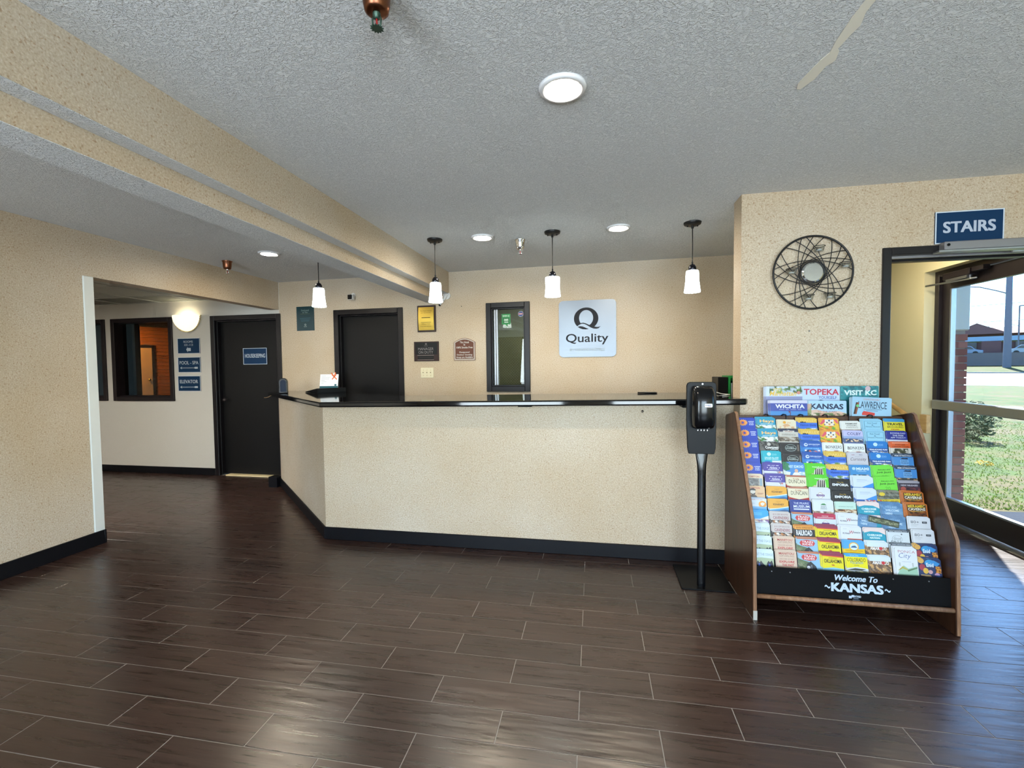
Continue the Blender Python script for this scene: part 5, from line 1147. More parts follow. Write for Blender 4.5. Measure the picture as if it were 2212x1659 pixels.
D['linc'] = ('tan LECOMPTON leaflet with bearded portrait', '#d9b48c', [T('LECOMPTON', 0.04, 0.74, 0.06, 0.18, '#b04a44', 0.03), Ci(0.36, 0.42, 0.16, '#e6dccc', 0.2), Po([(0.18, 0.36), (0.24, 0.18), (0.42, 0.14), (0.54, 0.26), (0.5, 0.32), (0.3, 0.3)], '#3a3230'), Po([(0.24, 0.5), (0.36, 0.6), (0.5, 0.48), (0.46, 0.66), (0.3, 0.68)], '#4a403c'), Po([(0.1, 0.9), (0.26, 0.68), (0.5, 0.68), (0.64, 0.9)], '#4a403c'), Rc(0.6, 0.5, 0.92, 0.53, '#a06a50'), Rc(0.6, 0.58, 0.86, 0.61, '#a06a50'), Rc(0, 0.84, 1, 1, '#9a3a34')])
D['kear'] = ('gold and blue VISIT KEARNEY leaflet', '#e0a438', [T('VISIT', 0.36, 0.62, 0.12, 0.24, '#b07c28', -0.005), T('KEARNEY', 0.22, 0.78, 0.30, 0.44, '#5a3a1c', 0.02), Po([(0, 0.82), (0, 0.72), (0.45, 0.66), (1, 0.50), (1, 0.82)], '#cfe4f0'), Po([(0, 1), (0, 0.8), (0.5, 0.7), (1, 0.58), (1, 1)], '#4a9ad4'), Po([(0, 1), (0, 0.9), (0.5, 0.84), (0.8, 0.72), (1, 0.78), (1, 1)], '#2f6296')])
D['duncan'] = ('cream and red DUNCAN leaflet', '#ddd4b8', [Rc(0, 0, 1, 0.06, '#a8503c'), T('DUNCAN', 0.1, 0.92, 0.26, 0.56, '#33302c', -0.005), Po([(0.3, 0.2), (0.36, 0.15), (0.4, 0.2), (0.6, 0.17), (0.66, 0.22), (0.5, 0.23)], '#b06a44'), Po([(0, 0.74), (0.5, 0.9), (1, 0.74), (1, 1), (0, 1)], '#b0342a'), Po([(0.3, 0.9), (0.5, 0.96), (0.7, 0.9), (0.7, 1.1), (0.3, 1.1)], '#d8983a')])
D['empo'] = ('black EMPORIA leaflet', '#17171b', [T('Meet Me', 0.34, 0.66, 0.18, 0.27, '#c8a848', 0.0, 0.2), T('EMPORIA', 0.1, 0.9, 0.32, 0.52, '#dfe2e6', 0.04), Mo(0.05, 0.66, 0.95, 0.9, ['#17171b', '#24242a', '#2e2c2e'], 7, 2)])
D['bluew'] = ('white leaflet with blue corner wedge', '#cbd6e6', [Rc(0.2, 0.2, 0.7, 0.23, '#98a8bc'), Rc(0.2, 0.28, 0.8, 0.3, '#a8b4c4'), Rc(0.2, 0.36, 0.6, 0.38, '#a8b4c4'), Po([(0.35, 0.82), (1, 0.42), (1, 0.82)], '#3a8ad4'), Rc(0, 0.78, 1, 1, '#2f5fa8'), Mo(0.4, 0.8, 0.95, 0.9, ['#c05a54', '#2f5fa8', '#d8dce4'], 8, 1)])
D['maroon'] = ('dark maroon photo leaflet', '#4a2a34', [Rc(0, 0, 1, 0.14, '#9a98a4'), Rc(0, 0.14, 1, 0.42, '#2e2a3a'), T('NEW RELEASES', 0.1, 0.9, 0.24, 0.36, '#b8b4c0', 0.03), Ci(0.2, 0.58, 0.15, '#a04a44'), Mo(0.36, 0.5, 1, 0.95, ['#5a2a34', '#3a2430', '#7a3a3c', '#241c28'], 6, 4)])
D['badge'] = ('white leaflet with small round badge', '#d0d4dc', [Ci(0.5, 0.56, 0.16, '#b8863c', 0.2), Ci(0.5, 0.56, 0.14, '#dcdce4', 0.18), Rc(0.3, 0.49, 0.7, 0.63, '#5a3470'), T('OZ MUSEUM', 0.34, 0.66, 0.52, 0.60, '#d0c4e0', 0.02)])
D['fort'] = ('grey FORT LARNED leaflet with yellow band', '#6e6f62', [Mo(0, 0, 1, 0.66, ['#6a6c60', '#84867a', '#4c4e44', '#7c7a68'], 8, 5), petals(0.18, 0.26, 0.17, 8, '#dcc23a')[0], Po([(0, 0.68), (1, 0.6), (1, 0.86), (0, 0.86)], '#d9c02c'), T('FORT LARNED', 0.18, 0.94, 0.70, 0.81, '#5a4a1c', 0.02), Ci(0.09, 0.76, 0.06, '#b04a2c')])
D['mera'] = ('orange framed MERAMEC CAVERNS leaflet', '#c06a28', [Rc(0.06, 0.06, 0.94, 1, '#2e1c14'), Mo(0.06, 0.5, 0.94, 1.0, ['#3a2010', '#6a3a14', '#1e1410', '#8a4c1c'], 7, 4), T('MERAMEC', 0.1, 0.9, 0.08, 0.28, '#e0c23a', 0.03), T('CAVERNS', 0.1, 0.9, 0.30, 0.50, '#e4e0d4', 0.03), Rc(0.2, 0.55, 0.8, 0.59, '#c8a24a')])
D['heart'] = ('white and orange leaflet with map outline', '#d4dce4', [Rc(0, 0.0, 1, 0.06, '#a8b4c4'), T('KANSAS TOURS', 0.05, 0.8, 0.09, 0.15, '#b05a54', 0.03), Ci(0.78, 0.48, 0.24, '#e89a34'), Po([(0.68, 0.4), (0.78, 0.32), (0.9, 0.38), (0.86, 0.52), (0.78, 0.6), (0.7, 0.52)], '#d8dce0'), Rc(0.05, 0.4, 0.4, 0.42, '#98a4b0'), Rc(0.05, 0.66, 1, 1, '#6aa8d8')])
D['prair'] = ('navy THE PRAIRIE MUSEUM leaflet', '#27398c', [T('THE PRAIRIE', 0.14, 0.9, 0.14, 0.30, '#d4dcf0', 0.0), T('MUSEUM', 0.12, 0.92, 0.36, 0.56, '#d4dcf0', 0.02), Rc(0.12, 0.62, 0.9, 0.72, '#c4cce4')])
D['hill'] = ('white leaflet with small green hill emblem', '#d2d8dc', [Po([(0.36, 0.36), (0.44, 0.26), (0.56, 0.24), (0.66, 0.36)], '#3f8f4c'), Po([(0.36, 0.36), (0.5, 0.30), (0.66, 0.36)], '#256b38'), T('KANSAS', 0.38, 0.64, 0.42, 0.48, '#6a7270', 0.02), T('MUSEUM OF', 0.36, 0.66, 0.52, 0.58, '#6a7270', 0.02), T('NATURAL HISTORY', 0.34, 0.68, 0.62, 0.68, '#6a7270', 0.02), Mo(0, 0.84, 1, 1, ['#b89a80', '#e0dcd8', '#6a4a3c'], 8, 2)])
D['mint'] = ('pale mint photo leaflet', '#bcd8cc', [T('LEGENDS REMAIN', 0.14, 0.86, 0.28, 0.36, '#6a8a86', 0.0), Mo(0, 0.52, 1, 0.9, ['#c8b498', '#8a5a34', '#e0d0b4', '#4a3020', '#d8c8ac'], 8, 4)])
D['cher'] = ('teal and pink CHEROKEE NATION leaflet', '#e3cfcb', [Po([(0, 1), (0, 0.34), (0.3, 0.22), (0.7, 0.24), (1, 0.44), (1, 1)], '#2396b0'), T('CHEROKEE', 0.14, 0.84, 0.42, 0.56, '#e0f2f4', 0.03), T('NATION', 0.25, 0.72, 0.62, 0.76, '#e0f2f4', 0.03)])
D['welc'] = ('slate blue YOU ARE WELCOME HERE leaflet', '#5d87b0', [Mo(0, 0, 1, 0.9, ['#5d87b0', '#6c94ba', '#527ba4'], 5, 4), T('YOU ARE', 0.18, 0.72, 0.2, 0.36, '#9fc0dc', 0.01), T('WELCOME', 0.18, 0.82, 0.44, 0.60, '#c4dcee', 0.02), T('HERE', 0.18, 0.5, 0.68, 0.84, '#c4dcee', 0.02)])
D['diag'] = ('cyan leaflet with white diagonal', '#1f9cdc', [Po([(0, 0.95), (1, 0.40), (1, 1.2), (0, 1.2)], '#dcdcdc'), Rc(0.12, 0.2, 0.2, 0.4, '#1466a8'), Rc(0.24, 0.16, 0.66, 0.4, '#4ab0e2'), Mo(0.2, 0.66, 1, 1.0, ['#dcdcdc', '#6a4a8a', '#c8a48a'], 6, 3)])
D['cav'] = ('grey boots leaflet with maroon lettering', '#c4bbb8', [T('$10 OFF BOOTS!', 0.12, 0.88, 0.12, 0.24, '#8a545c', 0.0), T('CAVENDERS', 0.12, 0.9, 0.32, 0.54, '#8e3a46', 0.01), Rc(0, 0.62, 1, 1.0, '#282022'), Mo(0.05, 0.64, 0.95, 0.95, ['#282022', '#c8b0a0', '#3a2c28', '#b87844', '#e0d8d0'], 9, 3)])
D['train'] = ('red badge TRAIN RIDES leaflet', '#8fb8d4', [Rc(0, 0, 1, 0.10, '#b8765a'), Po([(0.12, 0.38), (0.2, 0.2), (0.5, 0.14), (0.8, 0.2), (0.88, 0.38), (0.8, 0.56), (0.5, 0.62), (0.2, 0.56)], '#c23b3e'), T('TRAIN', 0.24, 0.78, 0.21, 0.36, '#ecdcdc', 0.02), T('RIDES', 0.26, 0.76, 0.39, 0.54, '#ecdcdc', 0.02), Po([(0, 0.5), (0.25, 0.62), (0.5, 0.72), (0.5, 1.2), (0, 1.2)], '#5c6c4c'), Mo(0, 0.7, 0.3, 1.4, ['#6a7a54', '#4a5a3c', '#8a8c6c'], 3, 6), Po([(0.3, 1.5), (0.36, 0.86), (0.56, 0.66), (0.8, 1.0), (0.9, 1.5)], '#23262c'), Ci(0.44, 1.1, 0.1, '#dfe2e6'), Ci(0.7, 1.25, 0.1, '#3a4048'), Rc(0.55, 0.9, 0.62, 1.3, '#6a7078')])
D['redtop'] = ('white badge leaflet with crimson top', '#c9d3e2', [Rc(0, 0, 1, 0.36, '#b22a4c'), T('DISCOVER', 0.34, 0.66, 0.12, 0.18, '#e8d0d6', 0.02), Rc(0.1, 0.24, 0.9, 0.28, '#e0c4cc'), Ci(0.5, 0.7, 0.16, '#b08a4c', 0.18), Ci(0.5, 0.7, 0.14, '#dcdce8', 0.16), Rc(0.32, 0.64, 0.68, 0.76, '#5a3a78')])
D['flyw'] = ('white leaflet with red W brand and black script', '#d6d9e0', [T('FLYING', 0.1, 0.42, 0.44, 0.55, '#34343c', 0.02, 0.1), T('W', 0.42, 0.64, 0.28, 0.52, '#b0303a', 0.0, 0.2), T('RANCH', 0.62, 0.94, 0.36, 0.46, '#34343c', 0.02, 0.1), Rc(0.12, 0.16, 0.3, 0.18, '#a8acb8'), Rc(0.3, 0.86, 1, 0.98, '#c25a40')])
D['80'] = ('white leaflet printed 80+', '#d3d7de', [T('80+', 0.1, 0.48, 0.24, 0.44, '#3a4450', -0.005), Rc(0.62, 0.28, 0.84, 0.42, '#2a3036'), Rc(0.66, 0.32, 0.8, 0.38, '#8a9098'), Rc(0.1, 0.52, 0.44, 0.54, '#9aa0a8'), Rc(0.1, 0.62, 0.36, 0.64, '#a8aeb4'), Rc(0, 0.94, 1, 1.3, '#5a5c60')])
D['osage'] = ('white and green VISIT THE OSAGE leaflet', '#cfe0ea', [T('VISIT THE OSAGE', 0.06, 0.96, 0.24, 0.42, '#5a7484', -0.01), Po([(0, 0.62), (0.4, 0.56), (1, 0.62), (1, 1.5), (0, 1.5)], '#a9b795'), Po([(0.06, 1.5), (0.1, 1.05), (0.2, 0.8), (0.3, 0.95), (0.36, 0.8), (0.46, 1.0), (0.6, 1.2), (0.5, 1.5)], '#1c2030'), Po([(0.62, 1.5), (0.66, 0.95), (0.74, 0.78), (0.8, 0.9), (0.9, 0.74), (0.96, 1.0), (0.96, 1.5)], '#1a1e30'), Po([(0.2, 1.4), (0.24, 1.0), (0.3, 1.0), (0.34, 1.4)], '#4a6ac0'), Po([(0.72, 1.4), (0.74, 1.0), (0.8, 1.0), (0.84, 1.4)], '#3a56b4')])
D['rail'] = ('orange and black RAILROAD leaflet', '#e09a3c', [T('ROYAL GORGE ROUTE', 0.1, 0.9, 0.12, 0.22, '#5a2c14', 0.02), Rc(0, 0.3, 1, 0.82, '#25242c'), T('RAILROAD', 0.08, 0.86, 0.34, 0.76, '#e4e6ec', 0.03), Rc(0.08, 0.86, 0.92, 0.92, '#c07a2a'), Rc(0.05, 0.0, 0.95, 0.05, '#c87a30')])
D['okla'] = ('yellow OKLAHOMA guide with crimson top', '#e0d21f', [Rc(0, 0, 1, 0.22, '#8e2f4c'), Po([(0, 0.16), (1, 0.2), (1, 0.28), (0, 0.22)], '#d8552a'), Rc(0.3, 0.32, 0.7, 0.35, '#5a5410'), T('OKLAHOMA', 0.08, 0.92, 0.42, 0.70, '#24241a', 0.02), Po([(0.42, 0.8), (0.54, 0.8), (0.58, 0.88), (0.44, 0.86)], '#b23a24'), Po([(0, 1.1), (0.5, 1.0), (1, 1.08), (1, 1.8), (0, 1.8)], '#8cc8e0'), Po([(0.2, 1.6), (0.3, 1.25), (0.4, 1.6)], '#4a7a5c'), Po([(0.5, 1.6), (0.6, 1.2), (0.7, 1.6)], '#3f6e54'), Rc(0, 1.5, 1, 1.8, '#d4e4ec')])
D['good'] = ('white leaflet with ink sketch', '#cdd6dc', [Rc(0.02, 0.0, 0.98, 0.12, '#3a4450'), T('GREAT NEWSPAPER AREAS', 0.08, 0.92, 0.03, 0.1, '#c8d0d8', 0.02), Ci(0.42, 0.62, 0.28, '#4a525a', 0.24), Ci(0.42, 0.62, 0.27, '#cdd6dc', 0.23), T('Good', 0.26, 0.6, 0.48, 0.66, '#3c444c', -0.01, 0.2), T('EATS', 0.14, 0.6, 0.72, 0.86, '#3c444c', -0.01), Ci(0.64, 0.26, 0.04, '#4a525a')])
D['mani'] = ('tan and red MANITOU CLIFF DWELLINGS leaflet', '#d2b7a2', [T('MANITOU', 0.14, 0.88, 0.14, 0.30, '#a8403c', 0.02), T('CLIFF DWELLINGS', 0.16, 0.88, 0.34, 0.46, '#7a5450', -0.01), T('DISCOVER HISTORY', 0.16, 0.86, 0.58, 0.66, '#8a6460', 0.0), T('EXPLORE', 0.14, 0.88, 0.74, 0.90, '#b8343a', 0.02), T('THE PAST', 0.26, 0.84, 0.98, 1.14, '#b8343a', 0.02), Po([(0, 1.3), (0.6, 1.24), (1, 1.34), (1, 1.8), (0, 1.8)], '#a8342c'), Po([(0.56, 1.4), (0.8, 1.3), (1, 1.32), (1, 1.5), (0.6, 1.5)], '#2a62b0')])
D['gold'] = ('blue and yellow leaflet with round emblem', '#4fa2dc', [Po([(0, 0.62), (0.3, 0.56), (0.7, 0.6), (1, 0.56), (1, 1), (0, 1)], '#e6bf22'), Ci(0.5, 0.42, 0.28, '#e2a82c'), Ci(0.5, 0.42, 0.22, '#cfe2ee'), Po([(0.34, 0.5), (0.42, 0.38), (0.56, 0.34), (0.66, 0.5)], '#2a5a8a'), T('GOLDEN SPIKE TOWER', 0.1, 0.92, 0.68, 0.77, '#b07c10', 0.0), Rc(0.3, 0.84, 0.8, 0.86, '#b07c10')])
D['amar'] = ('photo leaflet titled AMARILLO', '#cfdbe2', [Mo(0, 0.34, 1, 1.9, ['#a08264', '#c89a60', '#6a5244', '#d8b080', '#8a6a50', '#54463e'], 10, 12), T('AMARILLO', 0.14, 0.9, 0.34, 0.56, '#e8e4e4', 0.03), Ci(0.64, 0.44, 0.1, '#c83a40')])
D['ponca'] = ('tall white PONCA CITY guide', '#d8dce4', [T('PONCA', 0.16, 0.92, 0.14, 0.32, '#a83a44', -0.01), T('City', 0.18, 0.72, 0.34, 0.78, '#2c4c94', -0.015, 0.25), Rc(0.3, 0.92, 0.7, 0.94, '#9aa4b4'), Po([(0.06, 1.8), (0.2, 1.4), (0.36, 1.2), (0.56, 1.4), (0.96, 1.2), (0.98, 1.9), (0.06, 1.9)], '#9cc0a8'), Po([(0.06, 1.6), (0.3, 1.26), (0.54, 1.46), (0.5, 1.5), (0.3, 1.4)], '#b8a848'), Rc(0.16, 1.0, 0.22, 1.24, '#b8bcb8'), Rc(0.74, 0.98, 0.8, 1.26, '#b8bcb8'), Po([(0.5, 1.5), (0.96, 1.26), (0.96, 1.34), (0.54, 1.6)], '#5c7a5c')])
D['enid'] = ('colourful mural leaflet titled Enid', '#2a3a64', [Ci(0.12, 0.16, 0.16, '#d8a85a'), Ci(0.5, 0.3, 0.26, '#3a9ad4', 0.22), Po([(0.5, 0.1), (0.7, 0.1), (0.95, 0.3), (0.8, 0.5), (0.6, 0.4)], '#3f8fd0'), Ci(0.16, 0.6, 0.16, '#a03c4c', 0.2), Ci(0.3, 0.84, 0.14, '#d8b04c', 0.18), Mo(0.74, 0.5, 0.98, 0.96, ['#c8803c', '#5a3a24', '#d89848'], 5, 5), T('Enid', 0.34, 0.66, 0.28, 0.56, '#e4ecf0', 0.02), Ci(0.5, 0.9, 0.12, '#c8a0a8'), Ci(0.78, 1.1, 0.14, '#b890b4'), Ci(0.6, 1.25, 0.14, '#4a8ac8'), Mo(0.06, 1.1, 0.9, 1.7, ['#2a3a64', '#3f6ab0', '#a8746c', '#c8b088', '#5a3a54'], 7, 5)])
GRID = ['sun hays zoocream oakley tiger paramount fick travel', 'sun hays exper oakley tiger colby fick app', 'sun cow dark expl bonk bonk zoob posto', 'sun zoot dark expl oakley curio zoob free',
    'sun abil edm twp oakley miami junk free', 'lecomp abil duncan twp empo bluew junk maroon', 'linc kear duncan badge empo bluew fort mera', 'heart kear prair hill mint cher welc mera',
    'diag cav train redtop flyw cher welc 80', 'osage cav rail okla flyw cher good 80', 'osage mani train okla gold amar good enid', 'osage mani train okla colo amar ponca enid']
D['colo'] = ('blue and yellow COLORADO vacation guide', '#e6d91c', [Rc(0, 0, 1, 0.16, '#3f9fd4'), T('OFFICIAL GUIDE', 0.2, 0.6, 0.05, 0.11, '#d4e8f4', 0.0), T('COLORADO', 0.06, 0.92, 0.24, 0.50, '#3a3a26', 0.0), T('Vacation', 0.2, 0.8, 0.44, 0.66, '#3f86b8', 0.0, 0.3), Rc(0.36, 0.76, 0.6, 0.79, '#7a7420'), Po([(0, 0.98), (0.5, 0.88), (1, 0.98), (1, 1.8), (0, 1.8)], '#cfd6dc'), Po([(0, 1.1), (0.4, 0.96), (0.9, 1.02), (0.7, 1.12)], '#3a3c34'), Mo(0.02, 1.15, 0.98, 1.6, ['#cfd6dc', '#8a9080', '#e4d890', '#4a5044', '#b8bca8'], 8, 4)])
def hx(c): return C(c)
def squash(e, k):
    if e[0] == 'r': return ('r', e[1], e[2] * k, e[3], e[4] * k, e[5])
    if e[0] == 't': return ('t', e[1], e[2], e[3], e[4] * k, e[5] * k) + e[6:]
    if e[0] == 'c': return ('c', e[1], e[2] * k, e[3] * 0.85, e[4], e[5] * 0.8)
    if e[0] == 'p': return ('p', [(p[0], p[1] * k) for p in e[1]], e[2])
    return ('m', e[1], e[2] * k, e[3], e[4] * k) + e[5:]
def draw_design(mb, els, w, h, y0, rng):
    y = y0
    for e in els:
        y -= 0.00018
        if w < 0.12: e = squash(e, 0.70)
        if e[0] == 'r': mb.frect(e[1] * w, h - min(e[4] * w, h), e[3] * w, h - e[2] * w, y, col=hx(e[5]))
        elif e[0] == 't':
            if e[5] * w < h: mb.text(e[1], e[2] * w, e[3] * w, h - e[5] * w, h - e[4] * w, y - 0.0001, col=hx(e[6]), bold=e[7], shear=e[8])
        elif e[0] == 'c': mb.flat([(e[1] * w + e[3] * w * math.cos(2 * math.pi * i / 14), max(0, h - e[2] * w + e[5] * w * math.sin(2 * math.pi * i / 14))) for i in range(14)], y, col=hx(e[4]))
        elif e[0] == 'p': mb.flat([(p[0] * w, max(0.0, h - p[1] * w)) for p in e[1]], y, col=hx(e[2]))
        elif e[0] == 'm':
            _, x0, v0, x1, v1, cols, nx, ny = e
            cols = [hx(c) for c in cols]
            nx, ny = nx * 2, ny * 2
            def vt(a_, b_):
                r2 = random.Random(a_ * 131 + b_ * 17 + int(x0 * 1000))
                ja = r2.uniform(-0.38, 0.38) if 0 < a_ < nx else 0; jb = r2.uniform(-0.38, 0.38) if 0 < b_ < ny else 0
                return ((x0 + (x1 - x0) * (a_ + ja) / nx) * w, max(0.0, h - (v0 + (v1 - v0) * (b_ + jb) / ny) * w))
            cg = [[rng.choice(cols) for _ in range(ny // 2 + 2)] for _ in range(nx // 2 + 2)]
            for a_ in range(nx):
                for b_ in range(ny):
                    if (v0 + (v1 - v0) * b_ / ny) * w > h: continue
                    c0, c1, t_ = cg[a_ // 2][b_ // 2], cg[a_ // 2 + a_ % 2][b_ // 2 + b_ % 2], rng.random()
                    cc = tuple(p * (1 - t_) + q * t_ for p, q in zip(c0, c1))
                    mb.flat([vt(a_, b_ + 1), vt(a_ + 1, b_ + 1), vt(a_ + 1, b_), vt(a_, b_)], y, col=cc)
_des = {}
def design_meshes(key, w, h, th, els=None, base=None):
    k = (key, w, h)
    if k in _des: return _des[k]
    if els is None: base, els = D[key][1], D[key][2]
    rng = random.Random(key)
    body = MB(); cut = 0.004
    o_ = [(0, 0), (w, 0), (w, h - cut), (w - cut, h), (cut, h), (0, h - cut)]
    body.prism(o_, -th / 2, th / 2, 'y', col=hx('#d6d8da'))
    body.flat([(p[0], p[1]) for p in o_], -th / 2 - 0.0001, col=hx(base))
    body.flat([(p[0], p[1]) for p in o_[::-1]], th / 2 + 0.0001, col=hx(base))
    bm1 = body.mesh('brochure', M['print'])
    pr = MB(); draw_design(pr, els, w, h, -th / 2 - 0.0001, rng)
    pm = pr.mesh('cover_print', M['print'])
    _des[k] = (bm1, pm); return _des[k]
ORD = ['first', 'second', 'third', 'fourth', 'fifth', 'sixth', 'seventh', 'eighth', 'ninth', 'tenth', 'eleventh', 'bottom']
ORD[0] = 'top'
COLN = ['first', 'second', 'third', 'fourth', 'fifth', 'sixth', 'seventh', 'eighth']
def put_brochure(key, x, y, z, w, h, th, rot, label, cat='brochure', group=None, els=None, base=None):
    bmh, pm = design_meshes(key, w, h, th, els, base)
    m_ = Matrix.Translation((x, y, z)) @ Matrix.Rotation(rot[2], 4, 'Z') @ Matrix.Rotation(rot[0], 4, 'X') @ Matrix.Rotation(rot[1], 4, 'Y') @ Matrix.Translation((-w / 2, 0, -h))
    o = link('brochure', bmh); o.matrix_world = m_
    tag(o, label, cat, group)
    link('cover_print', pm, o)
    return o
rng = random.Random(3)
for i, rowk in enumerate(GRID):
    for j, key in enumerate(rowk.split()):
        z = row_top(i); yy = row_y(z)
        x = CX0 + CP * (j + 0.5) + rng.uniform(-0.002, 0.002)
        dz = rng.uniform(-0.006, 0.003)
        if key in ('paramount', 'zoocream', 'bonk', 'empo', 'cow', 'dark', 'maroon'): dz -= 0.010
        h = 0.185; wv = BWD
        if key == 'ponca': dz = 0.045; h = 0.20
        tilt = rng.uniform(-0.012, 0.012)
        if key == 'junk': tilt = -0.05
        look = D[key][0]
        place = f'{ORD[i]} row, {COLN[j]} from left'
        if i == 8 and j == 5: key = 'welc'
        if i == 10 and j == 6: dz = -0.004
        nb = 2 if key in ('hays', 'oakley', 'twp', 'junk', 'mera', 'okla', 'welc', 'expl', 'flyw', 'bluew', 'enid', 'amar', 'edm', 'ponca', 'fick') else 1
        th = 0.0032
        # copies stacked behind the front leaflet, each slipped a little up and to the left
        if i == 8 and j == 5:
            put_brochure('cher', x - 0.004, yy + 0.004, z, wv, h, th, (-LEAN, 0, 0), f'teal and pink leaflet behind the sideways one, {place}', group='leaflets in the rack')
            mw, mh = 0.185, 0.102
            ob = put_brochure('welc', x - 0.018, yy - 0.001, z + 0.001, wv * 0.9, h, th, (-LEAN, 0.12, 0), f'slate blue leaflet set sideways, {place}', group='leaflets in the rack')
            put_brochure('plank', x + 0.055, yy - 0.014, z - 0.012, 0.145, 0.032, 0.004, (-LEAN, 0.20, 0), 'dark olive leaflet lying aslant across two pockets of the ninth row', group='leaflets in the rack', base='#3c4434', els=[Mo(0.03, 0.05, 0.97, 0.18, ['#7a8064', '#5a6048', '#9a9c7c', '#4a5040'], 22, 4), Rc(0.0, 0.0, 1.0, 0.02, '#20241c')])
            continue
        for c_ in range(nb, 0, -1):
            put_brochure(key, x - 0.0055 * c_ + rng.uniform(-0.001, 0.001), yy + 0.0036 * c_, z + dz + 0.0030 * c_ + rng.uniform(0, 0.002), wv, h, th, (-LEAN, tilt + rng.uniform(-0.008, 0.008), 0),
                         f'{"rearmost" if c_ == 2 else "next" if nb == 2 else "spare"} copy behind {" ".join(w for w in look.split(" leaflet")[0].split(" with")[0].split(" guide")[0].split()[:5])}, {place}', group='leaflets in the rack')
        put_brochure(key, x, yy, z + dz, wv, h, th, (-LEAN, tilt, 0), f'{look}, {place}', group='leaflets in the rack')
# --- big guides standing on the top shelf
GW, GH = 0.208, 0.222
GB = {}
GB['manh'] = ('#c9d6ea', [Mo(0.1, 0, 1, 0.22, ['#4a6a34', '#7a9a4c', '#c9d6ea', '#3a5428', '#b8c8d8'], 12, 3), T('VISIT', 0.2, 0.42, 0.05, 0.16, '#e0c860', 0.02), T('Manhattan', 0.1, 0.84, 0.14, 0.28, '#e0b848', 0.02, 0.25), Ci(0.9, 0.19, 0.05, '#d08a7a'), Rc(0, 0.3, 1, 1.1, '#8a90b8')])
GB['tope'] = ('#bcd0ec', [T('TOPEKA', 0.04, 0.98, 0.08, 0.26, '#c2344a', 0.03), T('YOURSELF', 0.44, 0.92, 0.29, 0.38, '#3f5aa4', 0.01), Rc(0.1, 0.46, 0.9, 1.0, '#4a5a7a'), Po([(0.3, 0.46), (0.5, 0.4), (0.7, 0.46)], '#3a4a68')])
GB['kc'] = ('#2f8a92', [Mo(0.02, 0.0, 0.98, 0.3, ['#2f8a92', '#246c78', '#3a9ca0', '#1e5c66'], 12, 5), T('VISIT KC', 0.1, 0.94, 0.12, 0.27, '#d4e8e8', 0.04), Ci(0.72, 0.07, 0.07, '#c8b0b8'), Rc(0, 0.4, 1, 1.1, '#1e5c66')])
GB['wich'] = ('#35469e', [Rc(0, 0, 1, 0.09, '#c9c8dc'), Rc(0, 0.32, 1, 1.1, '#3f86c8'), T('WICHITA', 0.14, 0.93, 0.12, 0.24, '#e0e4f2', 0.04), Rc(0.24, 0.27, 0.38, 0.28, '#c0c8e4'), Rc(0.42, 0.27, 0.5, 0.28, '#c0c8e4'), Rc(0.55, 0.27, 0.7, 0.28, '#c0c8e4'), Rc(0.74, 0.27, 0.84, 0.28, '#c0c8e4'), Ci(0.52, 0.34, 0.03, '#6a3a5a'), Po([(0.53, 0.36), (0.56, 0.36), (0.55, 0.46), (0.53, 0.46)], '#5a4a6a')])
GB['kans'] = ('#a8cbe8', [T('KANSAS', 0.06, 0.92, 0.09, 0.25, '#1e2a4a', 0.035), T('TO THE STARS', 0.24, 0.74, 0.30, 0.34, '#b07a6a', 0.02), Po([(0, 0.3), (0.2, 0.26), (0.5, 0.34), (0.8, 0.3), (1, 0.36), (1, 1), (0, 1)], '#d8b8a8'), Mo(0, 0.36, 1, 0.6, ['#d4a890', '#6a7a4a', '#e0c8b8', '#54603c', '#c89a84'], 12, 4), T('TO THE STARS', 0.24, 0.74, 0.30, 0.34, '#a06a5a', 0.02), Mo(0, 0.1, 0.08, 0.36, ['#8a9a6a', '#c8a898'], 2, 4)])
GB['lawr'] = ('#9cc3dc', [T('UNMISTAKABLY', 0.28, 0.72, 0.04, 0.09, '#c07a6a', 0.0), T('LAWRENCE', 0.16, 0.88, 0.12, 0.32, '#2c4258', 0.005), Rc(0.3, 0.34, 0.76, 0.352, '#4a6276'), Rc(0.36, 0.38, 0.66, 0.392, '#4a6276'), Po([(0.04, 0.5), (0.1, 0.16), (0.18, 0.16), (0.12, 0.5)], '#8a4a30'), Po([(0.04, 0.5), (0.1, 0.16), (0.13, 0.16), (0.08, 0.5)], '#3a2418'), Ci(0.14, 0.26, 0.04, '#6ac07a'), Po([(0.26, 0.46), (0.3, 0.40), (0.58, 0.44), (0.58, 0.52), (0.26, 0.52)], '#d0433a')])
GL = dict(manh='VISIT Manhattan guide with tree branches', tope='pale blue TOPEKA guide with red title', kc='teal VISIT KC guide', wich='blue WICHITA guide', kans='sky blue KANSAS guide with desert plants', lawr='pale blue LAWRENCE guide leaning askew')
